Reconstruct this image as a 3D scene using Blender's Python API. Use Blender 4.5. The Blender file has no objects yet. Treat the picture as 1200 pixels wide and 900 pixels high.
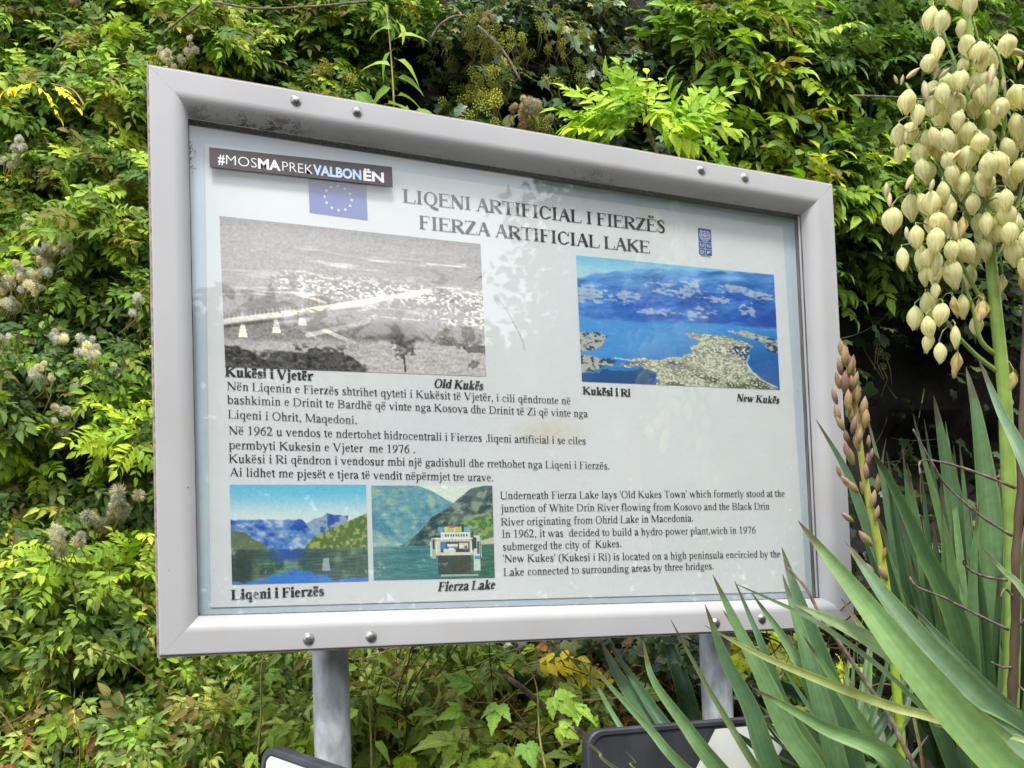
import bpy, math, random
import numpy as np
from mathutils import Vector, Matrix
random.seed(7); RG = np.random.default_rng(11)
PI = math.pi
scene = bpy.context.scene
COL = scene.collection

# ------------------------------------------------------------------ camera
# pinhole fitted to the four corners of the board: world X runs along the board, Y away from it, Z up
Rm = np.array([[0.92293187, -0.38342506, -0.03440401], [-0.01427189, 0.05516658, -0.99837479], [0.38469868, 0.92192292, 0.04543283]])
_X = Rm[:, 0] / np.linalg.norm(Rm[:, 0]); _Z = Rm[:, 2] - _X * (_X @ Rm[:, 2]); _Z /= np.linalg.norm(_Z)
Rm = np.stack([_X, np.cross(_Z, _X), _Z], 1)
CAM = np.array([-0.10117478, -2.06686048, 1.54499837]); F, CX, CY = 1150.0, 600.0, 675.25

def ray(px, py):
    return Rm.T @ np.array([(px - CX) / F, (py - CY) / F, 1.0])
def at(px, py, depth):                      # point at a distance (metres, along the view axis)
    return CAM + ray(px, py) * depth
def onY(px, py, Y):                         # point on a plane parallel to the board
    d = ray(px, py); return CAM + d * ((Y - CAM[1]) / d[1])

cam_d = bpy.data.cameras.new('camera'); cam = bpy.data.objects.new('camera', cam_d); COL.objects.link(cam)
cam_d.sensor_width = 36.0; cam_d.sensor_fit = 'HORIZONTAL'; cam_d.lens = F / 1200 * 36
cam_d.shift_x = 0.0; cam_d.shift_y = (CY - 450) / 1200
cam_d.clip_start = 0.05; cam_d.clip_end = 500
Mx = Matrix(((Rm[0][0], -Rm[1][0], -Rm[2][0], CAM[0]), (Rm[0][1], -Rm[1][1], -Rm[2][1], CAM[1]), (Rm[0][2], -Rm[1][2], -Rm[2][2], CAM[2]), (0, 0, 0, 1)))
cam.matrix_world = Mx
scene.camera = cam

# ------------------------------------------------------------------ world, sun, exposure
SUN_EL, SUN_AZ = math.radians(58), math.radians(200)      # azimuth clockwise from +Y
w = bpy.data.worlds.new('World'); scene.world = w; w.use_nodes = True
nt = w.node_tree; bg = nt.nodes['Background']
sky = nt.nodes.new('ShaderNodeTexSky'); sky.sky_type = 'NISHITA'; sky.sun_disc = False
sky.sun_elevation = SUN_EL; sky.sun_rotation = SUN_AZ
tc = nt.nodes.new('ShaderNodeTexCoord'); nz = nt.nodes.new('ShaderNodeTexNoise'); nz.inputs['Scale'].default_value = 2.2
nz.inputs['Detail'].default_value = 5; nt.links.new(tc.outputs['Generated'], nz.inputs['Vector'])
cr = nt.nodes.new('ShaderNodeValToRGB'); cr.color_ramp.elements[0].position = 0.22; cr.color_ramp.elements[1].position = 0.5
nt.links.new(nz.outputs['Fac'], cr.inputs['Fac'])
mx = nt.nodes.new('ShaderNodeMix'); mx.data_type = 'RGBA'; mx.inputs[7].default_value = (14.5, 14.9, 15.6, 1)
nt.links.new(cr.outputs['Color'], mx.inputs[0]); nt.links.new(sky.outputs[0], mx.inputs[6])
nt.links.new(mx.outputs[2], bg.inputs['Color']); bg.inputs['Strength'].default_value = 0.1
sl = bpy.data.lights.new('sun', 'SUN'); sl.energy = 2.3; sl.angle = math.radians(12); sl.color = (1, 0.95, 0.87)
sun = bpy.data.objects.new('sun', sl); COL.objects.link(sun)
sd = Vector((math.sin(SUN_AZ) * math.cos(SUN_EL), math.cos(SUN_AZ) * math.cos(SUN_EL), math.sin(SUN_EL)))
sun.rotation_euler = sd.to_track_quat('Z', 'Y').to_euler()
scene.view_settings.view_transform = 'Standard'; scene.view_settings.look = 'None'
scene.view_settings.exposure = 0.6; scene.view_settings.gamma = 1.0

# ------------------------------------------------------------------ helpers
def lin(r, g=None, b=None):
    if g is None: r, g, b = r
    f = lambda c: (c / 255 / 12.92) if c / 255 <= 0.04045 else ((c / 255 + 0.055) / 1.055) ** 2.4
    return (f(r), f(g), f(b))
def lina(a):
    a = np.clip(np.asarray(a, float), 0, 255) / 255
    return np.where(a <= 0.04045, a / 12.92, ((a + 0.055) / 1.055) ** 2.4)

def mesh_obj(name, V, Fc, mat=None, parent=None, colors=None, smooth=False, uv=None):
    me = bpy.data.meshes.new(name)
    V = np.asarray(V, np.float32)
    if isinstance(Fc, np.ndarray):
        n, k = Fc.shape
        me.vertices.add(len(V)); me.vertices.foreach_set('co', V.ravel())
        me.loops.add(n * k); me.loops.foreach_set('vertex_index', Fc.astype(np.int32).ravel())
        me.polygons.add(n); me.polygons.foreach_set('loop_start', np.arange(0, n * k, k, dtype=np.int32))
        me.update(calc_edges=True)
    else:
        me.from_pydata(V.tolist(), [], [list(map(int, f)) for f in Fc]); me.update()
    if smooth: me.polygons.foreach_set('use_smooth', np.ones(len(me.polygons), bool))
    if colors is not None:
        a = me.color_attributes.new('tint', 'FLOAT_COLOR', 'POINT')
        c = np.ones((len(V), 4), np.float32); colors = np.asarray(colors); c[:, :colors.shape[1]] = colors; a.data.foreach_set('color', c.ravel())
    if mat: me.materials.append(mat)
    o = bpy.data.objects.new(name, me); COL.objects.link(o)
    if parent: o.parent = parent
    return o
def empty(name, loc, label=None, cat=None, group=None, rz=0):
    o = bpy.data.objects.new(name, None); COL.objects.link(o); o.location = loc; o.rotation_euler = (0, 0, rz)
    o.empty_display_size = 0.1
    tag(o, label, cat, group); return o
def tag(o, label=None, cat=None, group=None, kind=None):
    if label: o['label'] = label
    if cat: o['category'] = cat
    if group: o['group'] = group
    if kind: o['kind'] = kind
    return o

class MB:
    """collects pieces into one mesh"""
    def __init__(s): s.V = []; s.F = []; s.C = []; s.n = 0
    def add(s, V, Fc, c=None):
        s.V += [tuple(v) for v in V]; s.F += [tuple(i + s.n for i in f) for f in Fc]
        if c is not None: s.C += [tuple(c)] * len(V) if np.ndim(c) == 1 else [tuple(x) for x in c]
        s.n += len(V)
    def box(s, a, b, c=None):
        x0, y0, z0 = a; x1, y1, z1 = b
        s.add([(x0, y0, z0), (x1, y0, z0), (x1, y1, z0), (x0, y1, z0), (x0, y0, z1), (x1, y0, z1), (x1, y1, z1), (x0, y1, z1)],
              [(3, 2, 1, 0), (4, 5, 6, 7), (0, 1, 5, 4), (1, 2, 6, 5), (2, 3, 7, 6), (3, 0, 4, 7)], c)
    def tube(s, pts, rad, seg=6, c=None):
        pts = [np.array(p, float) for p in pts]; n = len(pts)
        if np.isscalar(rad): rad = [rad] * n
        V = []; Fc = []; nrm = None
        for i, p in enumerate(pts):
            t = pts[min(i + 1, n - 1)] - pts[max(i - 1, 0)]; t /= (np.linalg.norm(t) + 1e-9)
            if nrm is None:
                nrm = np.cross(t, (0, 0, 1.0)) if abs(t[2]) < 0.9 else np.cross(t, (1.0, 0, 0))
            nrm = nrm - t * (nrm @ t); nrm /= (np.linalg.norm(nrm) + 1e-9); bi = np.cross(t, nrm)
            for k in range(seg):
                a = 2 * PI * k / seg; V.append(p + rad[i] * (math.cos(a) * nrm + math.sin(a) * bi))
        for i in range(n - 1):
            for k in range(seg):
                k2 = (k + 1) % seg; Fc.append((i * seg + k, i * seg + k2, (i + 1) * seg + k2, (i + 1) * seg + k))
        Fc.append(tuple(range(seg - 1, -1, -1))); Fc.append(tuple((n - 1) * seg + k for k in range(seg)))
        s.add(V, Fc, c)
    def build(s, name, mat=None, parent=None, smooth=False):
        return mesh_obj(name, s.V, s.F, mat, parent, np.array(s.C) if s.C else None, smooth)

def catmull(P, n=6):
    P = [np.array(p, float) for p in P]; Q = [2 * P[0] - P[1]] + P + [2 * P[-1] - P[-2]]; out = []
    for i in range(1, len(Q) - 2):
        a, b, c, d = Q[i - 1:i + 3]
        for k in range(n):
            t = k / n
            out.append(0.5 * ((2 * b) + (c - a) * t + (2 * a - 5 * b + 4 * c - d) * t * t + (3 * b - a - 3 * c + d) * t ** 3))
    out.append(P[-1]); return out

def vnoise(x, y, seed=0):
    """value noise on arrays"""
    xi = np.floor(x).astype(int); yi = np.floor(y).astype(int); fx = x - xi; fy = y - yi
    fx = fx * fx * (3 - 2 * fx); fy = fy * fy * (3 - 2 * fy)
    def h(a, b):
        n = (a * 374761393 + b * 668265263 + seed * 974711) & 0x7fffffff
        n = ((n ^ (n >> 13)) * 1274126177) & 0x7fffffff
        return ((n ^ (n >> 16)) & 0xffff) / 65535.0
    return (h(xi, yi) * (1 - fx) + h(xi + 1, yi) * fx) * (1 - fy) + (h(xi, yi + 1) * (1 - fx) + h(xi + 1, yi + 1) * fx) * fy
def fbm(x, y, oct=4, seed=0):
    s = 0; a = 0.5; t = 0
    for o in range(oct):
        s = s + a * vnoise(x * 2 ** o, y * 2 ** o, seed + o * 17); t += a; a *= 0.55
    return s / t

# ------------------------------------------------------------------ materials
def new_mat(name):
    m = bpy.data.materials.new(name); m.use_nodes = True; n = m.node_tree; return m, n, n.nodes['Principled BSDF']
def noise_node(n, scale, detail=4, coord='Object', vec_scale=None):
    t = n.nodes.new('ShaderNodeTexCoord'); z = n.nodes.new('ShaderNodeTexNoise'); z.inputs['Scale'].default_value = scale; z.inputs['Detail'].default_value = detail
    if vec_scale:
        mp = n.nodes.new('ShaderNodeMapping'); mp.inputs['Scale'].default_value = vec_scale
        n.links.new(t.outputs[coord], mp.inputs[0]); n.links.new(mp.outputs[0], z.inputs['Vector'])
    else: n.links.new(t.outputs[coord], z.inputs['Vector'])
    return z
def ramp(n, src, stops):
    r = n.nodes.new('ShaderNodeValToRGB'); e = r.color_ramp.elements
    e[0].position = stops[0][0]; e[0].color = (*stops[0][1], 1); e[1].position = stops[-1][0]; e[1].color = (*stops[-1][1], 1)
    for p, c in stops[1:-1]:
        x = e.new(p); x.color = (*c, 1)
    n.links.new(src, r.inputs['Fac']); return r
def bump(n, b, src, strength=0.2, dist=0.002):
    u = n.nodes.new('ShaderNodeBump'); u.inputs['Strength'].default_value = strength; u.inputs['Distance'].default_value = dist
    n.links.new(src, u.inputs['Height']); n.links.new(u.outputs[0], b.inputs['Normal'])
def simple(name, c1, c2=None, scale=20, rough=0.5, metal=0, bmp=0, detail=4, vs=None, spec=0.5):
    m, n, b = new_mat(name); b.inputs['Roughness'].default_value = rough; b.inputs['Metallic'].default_value = metal
    b.inputs['Specular IOR Level'].default_value = spec
    z = noise_node(n, scale, detail, vec_scale=vs); r = ramp(n, z.outputs['Fac'], [(0.35, c1), (0.65, c2 or c1)]); n.links.new(r.outputs[0], b.inputs['Base Color'])
    if bmp: bump(n, b, z.outputs['Fac'], bmp)
    return m
def tint_mat(name, rough=0.5, trans=0.3, var=0.35, spec=0.4, scale=60, tcol=(1.25, 1.35, 0.6), bmp=0.0, ov=0.28):
    m, n, b = new_mat(name); b.inputs['Roughness'].default_value = rough; b.inputs['Specular IOR Level'].default_value = spec
    a = n.nodes.new('ShaderNodeAttribute'); a.attribute_name = 'tint'
    z = noise_node(n, scale, 3); r = ramp(n, z.outputs['Fac'], [(0.3, (1 - var,) * 3), (0.7, (1 + var * 0.6,) * 3)])
    oi = n.nodes.new('ShaderNodeObjectInfo'); orr = ramp(n, oi.outputs['Random'], [(0, (1 - ov, 1 - .7 * ov, 1 - .7 * ov)), (0.5, (1, 1, 1)), (1, (1 + ov, 1 + .7 * ov, 1 - .2 * ov))])
    vn = ramp(n, a.outputs['Alpha'], [(0.0, (1.45, 1.3, 1.5)), (0.10, (1.15, 1.1, 1.15)), (0.22, (1, 1, 1)), (1.0, (.93, .96, .93))])
    mv = n.nodes.new('ShaderNodeMix'); mv.data_type = 'RGBA'; mv.blend_type = 'MULTIPLY'; mv.inputs[0].default_value = 1
    m1 = n.nodes.new('ShaderNodeMix'); m1.data_type = 'RGBA'; m1.blend_type = 'MULTIPLY'; m1.inputs[0].default_value = 1
    m2 = n.nodes.new('ShaderNodeMix'); m2.data_type = 'RGBA'; m2.blend_type = 'MULTIPLY'; m2.inputs[0].default_value = 1
    n.links.new(a.outputs['Color'], mv.inputs[6]); n.links.new(vn.outputs[0], mv.inputs[7]); n.links.new(mv.outputs[2], m1.inputs[6]); n.links.new(r.outputs[0], m1.inputs[7]); n.links.new(m1.outputs[2], m2.inputs[6]); n.links.new(orr.outputs[0], m2.inputs[7])
    n.links.new(m2.outputs[2], b.inputs['Base Color'])
    if bmp: bump(n, b, z.outputs['Fac'], bmp)
    if trans:
        t = n.nodes.new('ShaderNodeBsdfTranslucent'); ms = n.nodes.new('ShaderNodeMixShader'); ms.inputs[0].default_value = trans
        m3 = n.nodes.new('ShaderNodeMix'); m3.data_type = 'RGBA'; m3.blend_type = 'MULTIPLY'; m3.inputs[0].default_value = 1; m3.inputs[7].default_value = (*tcol, 1)
        n.links.new(m2.outputs[2], m3.inputs[6]); n.links.new(m3.outputs[2], t.inputs['Color'])
        n.links.new(b.outputs[0], ms.inputs[1]); n.links.new(t.outputs[0], ms.inputs[2]); n.links.new(ms.outputs[0], n.nodes['Material Output'].inputs[0])
    return m
M_leaf = tint_mat('leaf', 0.55, 0.30, 0.35, spec=0.28, scale=45)
M_ivy = tint_mat('ivy_leaf', 0.36, 0.12, 0.25, 0.4)
M_dry = tint_mat('dry_plant', 0.8, 0.15, 0.4, 0.2, tcol=(1, 0.9, 0.8))
M_fluff = tint_mat('fluff', 0.9, 0.3, 0.1, 0.1, tcol=(1, 1, 1))
M_print = tint_mat('printed_picture', 0.55, 0, 0.02, 0.3, 200)
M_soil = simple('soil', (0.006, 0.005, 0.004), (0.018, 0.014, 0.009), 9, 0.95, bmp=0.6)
M_twig = simple('twig', lin(78, 66, 54), lin(132, 116, 98), 60, 0.85, bmp=0.4)
M_greytwig = simple('grey_twig', lin(84, 72, 64), lin(134, 118, 108), 70, 0.85, bmp=0.4)
M_darktwig = simple('dark_stalk', lin(44, 36, 32), lin(104, 82, 60), 16, 0.7, bmp=0.5, vs=(1, 1, 0.35))

def frame_mat():
    m, n, b = new_mat('aluminium_paint'); b.inputs['Roughness'].default_value = 0.42
    z = noise_node(n, 3, 6); r = ramp(n, z.outputs['Fac'], [(0.3, lin(170, 170, 173)), (0.7, lin(183, 183, 186))])
    # moss and grime stains on the underside curve of the top rail: patches with a shape of their own
    t = n.nodes.new('ShaderNodeTexCoord'); sp = n.nodes.new('ShaderNodeSeparateXYZ'); n.links.new(t.outputs['Object'], sp.inputs[0])
    def math_(op, a, bb=None, clamp=False):
        k = n.nodes.new('ShaderNodeMath'); k.operation = op; k.use_clamp = clamp
        for i, v in enumerate((a, bb)):
            if v is None: continue
            if isinstance(v, (int, float)): k.inputs[i].default_value = v
            else: n.links.new(v, k.inputs[i])
        return k.outputs[0]
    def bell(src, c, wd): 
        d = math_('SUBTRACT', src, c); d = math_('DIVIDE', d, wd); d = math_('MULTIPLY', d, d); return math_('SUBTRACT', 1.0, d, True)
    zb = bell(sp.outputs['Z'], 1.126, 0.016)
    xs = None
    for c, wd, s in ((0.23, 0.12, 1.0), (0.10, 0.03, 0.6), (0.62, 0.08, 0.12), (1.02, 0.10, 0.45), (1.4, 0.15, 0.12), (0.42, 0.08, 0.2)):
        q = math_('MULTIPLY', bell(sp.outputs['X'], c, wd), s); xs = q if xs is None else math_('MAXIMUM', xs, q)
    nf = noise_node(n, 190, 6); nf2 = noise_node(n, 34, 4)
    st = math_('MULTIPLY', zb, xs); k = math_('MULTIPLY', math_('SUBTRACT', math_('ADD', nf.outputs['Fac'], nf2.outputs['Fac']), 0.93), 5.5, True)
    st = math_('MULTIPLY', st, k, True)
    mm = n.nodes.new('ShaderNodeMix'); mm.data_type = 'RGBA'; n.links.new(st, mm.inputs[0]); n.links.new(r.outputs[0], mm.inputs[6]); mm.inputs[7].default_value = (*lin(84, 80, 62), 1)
    # small dark specks
    sk = noise_node(n, 75, 1); kk = math_('MULTIPLY', math_('SUBTRACT', sk.outputs['Fac'], 0.80), 14, True)
    m3 = n.nodes.new('ShaderNodeMix'); m3.data_type = 'RGBA'; n.links.new(kk, m3.inputs[0]); n.links.new(mm.outputs[2], m3.inputs[6]); m3.inputs[7].default_value = (*lin(110, 100, 85), 1)
    # faint brown dirt in soft vertical and corner smears
    dz = noise_node(n, 14, 5, vec_scale=(1, 1, 0.4)); dk = math_('MULTIPLY', math_('SUBTRACT', dz.outputs['Fac'], 0.55), 1.8, True)
    m4 = n.nodes.new('ShaderNodeMix'); m4.data_type = 'RGBA'; n.links.new(dk, m4.inputs[0]); n.links.new(m3.outputs[2], m4.inputs[6]); m4.inputs[7].default_value = (*lin(176, 166, 150), 1)
    n.links.new(m4.outputs[2], b.inputs['Base Color']); bump(n, b, nf.outputs['Fac'], 0.05)
    return m
M_frame = frame_mat()
M_edge = simple('weathered_edge', lin(120, 104, 92), lin(176, 166, 156), 60, 0.6, bmp=0.2, vs=(0.2, 0.2, 1))
M_rubber = simple('gasket', lin(70, 68, 64), lin(128, 124, 116), 30, 0.6, vs=(6, 6, 0.5))
M_bolt = simple('bolt_metal', (0.22, 0.22, 0.21), (0.46, 0.46, 0.44), 160, 0.34, 0.9, 0.3)
M_galv = simple('galvanised_steel', lin(144, 150, 155), lin(182, 187, 192), 45, 0.5, 0.1, 0.15, detail=10, vs=(1, 1, .45))
M_back = simple('backing_board', lin(186, 201, 214), lin(198, 212, 222), 2.5, 0.45)
M_ink = simple('ink_black', lin(26, 26, 32), lin(40, 40, 46), 30, 0.6)
M_white = simple('paint_white', lin(226, 228, 226), lin(236, 238, 236), 8, 0.5)
M_black = simple('black_plastic', lin(44, 45, 52), lin(66, 67, 74), 12, 0.5, bmp=0.15, detail=8, vs=(1, 1, 0.3))
M_stick = simple('sticker_dark', lin(74, 66, 68), lin(82, 74, 76), 12, 0.45)
M_sktext = simple('sticker_text_white', lin(238, 238, 242), None, 12, 0.5)
M_skblue = simple('sticker_text_blue', lin(176, 204, 238), lin(200, 218, 240), 60, 0.5)
M_undp = simple('un_blue', lin(28, 74, 148), lin(36, 84, 158), 12, 0.5)

def paper_mat():
    m, n, b = new_mat('paper'); b.inputs['Roughness'].default_value = 0.5
    z = noise_node(n, 2.2, 5); r = ramp(n, z.outputs['Fac'], [(0.3, lin(214, 219, 221)), (0.7, lin(224, 228, 230))])
    # yellowish damp stain below the Albanian text
    t = n.nodes.new('ShaderNodeTexCoord'); mp = n.nodes.new('ShaderNodeMapping'); n.links.new(t.outputs['Object'], mp.inputs[0])
    mp.inputs['Location'].default_value = (-0.90 * 8, 0, -0.497 * 22); mp.inputs['Scale'].default_value = (8, 1, 22)
    g = n.nodes.new('ShaderNodeVectorMath'); g.operation = 'LENGTH'; n.links.new(mp.outputs[0], g.inputs[0])
    nn = noise_node(n, 60, 6)
    a = n.nodes.new('ShaderNodeMath'); a.operation = 'SUBTRACT'; a.inputs[0].default_value = 1.0; n.links.new(g.outputs['Value'], a.inputs[1]); a.use_clamp = True
    c = n.nodes.new('ShaderNodeMath'); c.operation = 'MULTIPLY'; n.links.new(a.outputs[0], c.inputs[0]); n.links.new(nn.outputs['Fac'], c.inputs[1])
    mm = n.nodes.new('ShaderNodeMix'); mm.data_type = 'RGBA'; n.links.new(c.outputs[0], mm.inputs[0]); n.links.new(r.outputs[0], mm.inputs[6]); mm.inputs[7].default_value = (*lin(206, 186, 140), 1)
    n.links.new(mm.outputs[2], b.inputs['Base Color']); return m
M_paper = paper_mat()
def glass_mat():
    m, n, b = new_mat('clear_pane'); n.nodes.remove(b)
    lw = n.nodes.new('ShaderNodeLayerWeight'); lw.inputs['Blend'].default_value = 0.5
    pw = n.nodes.new('ShaderNodeMath'); pw.operation = 'POWER'; n.links.new(lw.outputs['Facing'], pw.inputs[0]); pw.inputs[1].default_value = 5
    ma = n.nodes.new('ShaderNodeMath'); ma.operation = 'MULTIPLY_ADD'; n.links.new(pw.outputs[0], ma.inputs[0]); ma.inputs[1].default_value = 0.9; ma.inputs[2].default_value = 0.06
    fr = ma
    tr = n.nodes.new('ShaderNodeBsdfTransparent'); tr.inputs['Color'].default_value = (0.985, 0.99, 0.988, 1)
    gl = n.nodes.new('ShaderNodeBsdfGlossy'); gl.inputs['Roughness'].default_value = 0.02
    df = n.nodes.new('ShaderNodeBsdfDiffuse'); df.inputs['Color'].default_value = (0.75, 0.76, 0.74, 1)
    nz = noise_node(n, 5, 8); r = ramp(n, nz.outputs['Fac'], [(0.45, (0.003,) * 3), (0.8, (0.05,) * 3)])   # dust on the pane
    a = n.nodes.new('ShaderNodeMixShader'); n.links.new(r.outputs[0], a.inputs[0]); n.links.new(tr.outputs[0], a.inputs[1]); n.links.new(df.outputs[0], a.inputs[2])
    c = n.nodes.new('ShaderNodeMixShader'); n.links.new(fr.outputs[0], c.inputs[0]); n.links.new(a.outputs[0], c.inputs[1]); n.links.new(gl.outputs[0], c.inputs[2])
    n.links.new(c.outputs[0], n.nodes['Material Output'].inputs[0]); return m
M_glass = glass_mat()

# ------------------------------------------------------------------ ground and bank (structure)
BASEZ = 1.5
def bank_Y(x, z):
    return 1.02 - 0.17 * x + 0.30 * (z - 1.5)
def ground():
    xs = np.concatenate([np.linspace(-300, -8, 14), np.linspace(-6, 8, 57), np.linspace(10, 300, 14)])
    ys = np.concatenate([np.linspace(-300, -8, 14), np.linspace(-6, 0.4, 24)])
    X, Y = np.meshgrid(xs, ys); Z = 0.04 * fbm(X * 1.3 + 9, Y * 1.3 + 3) * (np.abs(X) < 9)
    V = np.stack([X.ravel(), Y.ravel(), Z.ravel()], 1); nx = len(xs)
    i, j = np.meshgrid(np.arange(nx - 1), np.arange(len(ys) - 1)); a = (j * nx + i).ravel()
    Fq = np.stack([a, a + 1, a + nx + 1, a + nx], 1)
    g = mesh_obj('ground', V, Fq, simple('ground_gravel', (0.05, 0.045, 0.035), (0.13, 0.12, 0.10), 30, 0.95, bmp=0.6), smooth=True); tag(g, kind='structure')
ground()
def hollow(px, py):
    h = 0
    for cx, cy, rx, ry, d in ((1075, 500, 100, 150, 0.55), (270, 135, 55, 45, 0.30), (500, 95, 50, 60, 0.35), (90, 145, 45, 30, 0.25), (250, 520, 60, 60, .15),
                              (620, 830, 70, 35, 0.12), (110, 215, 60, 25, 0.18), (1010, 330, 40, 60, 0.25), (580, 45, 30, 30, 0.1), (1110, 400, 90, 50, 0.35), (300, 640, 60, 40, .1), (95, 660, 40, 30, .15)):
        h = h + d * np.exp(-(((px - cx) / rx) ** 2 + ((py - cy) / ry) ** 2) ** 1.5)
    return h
def surf(px, py, off=0.0):
    """points of the bank's leafy surface seen in the directions (px, py); off pushes them deeper"""
    px = np.asarray(px, float); py = np.asarray(py, float)
    d = np.stack([(px - CX) / F, (py - CY) / F, np.ones_like(px)], -1) @ Rm
    # Y = 1.02 - .17 x + .30 (z-1.5)
    t = (1.02 - CAM[1] - 0.17 * CAM[0] + 0.30 * (CAM[2] - 1.5)) / (d[..., 1] + 0.17 * d[..., 0] - 0.30 * d[..., 2])
    b = 0.42 * (fbm(px / 120 + 5, py / 110 + 7, 3, 3) - 0.5) + 0.26 * (fbm(px / 42, py / 34, 2, 8) - 0.5)
    t = t - b * 1.6 + hollow(px, py) + off
    return CAM + d * t[..., None]
def bank():
    gx = np.arange(-700, 2001, 30.0); gy = np.arange(-900, 1801, 30.0); X, Y = np.meshgrid(gx, gy)
    P = surf(X, Y, 0.34); P = P.reshape(-1, 3); nx = len(gx)
    i, j = np.meshgrid(np.arange(nx - 1), np.arange(len(gy) - 1)); a = (j * nx + i).ravel()
    Fq = np.stack([a, a + nx, a + nx + 1, a + 1], 1)
    P[:, 2] = np.maximum(P[:, 2], -0.3)
    o = mesh_obj('earth_bank', P, Fq, M_soil, smooth=True); tag(o, kind='structure')
bank()

# ------------------------------------------------------------------ serif lettering, drawn as pen strokes
AW = dict(zip("abcdefghijklmnopqrstuvwxyz", (444, 500, 444, 500, 444, 333, 500, 500, 278, 278, 500, 278, 778, 500, 500, 500, 500, 333, 389, 278, 500, 500, 722, 500, 500, 444)))
AW.update(zip("ABCDEFGHIJKLMNOPQRSTUVWXYZ", (722, 667, 667, 722, 611, 556, 722, 722, 333, 389, 722, 611, 889, 722, 722, 556, 722, 667, 556, 611, 722, 722, 944, 722, 722, 611)))
AW.update({' ': 250, '.': 250, ',': 250, "'": 180, '(': 333, ')': 333}); AW.update({c: 500 for c in '0123456789'})
BW = dict(zip("abcdefghijklmnopqrstuvwxyz", (500, 556, 444, 556, 444, 333, 500, 556, 278, 333, 556, 278, 833, 556, 500, 556, 556, 444, 389, 333, 556, 500, 722, 500, 500, 444)))
BW.update(zip("ABCDEFGHIJKLMNOPQRSTUVWXYZ", (722, 667, 722, 722, 667, 611, 778, 778, 389, 500, 778, 667, 944, 722, 778, 611, 778, 722, 556, 667, 722, 722, 1000, 722, 722, 667)))
BW[' '] = 250
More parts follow.
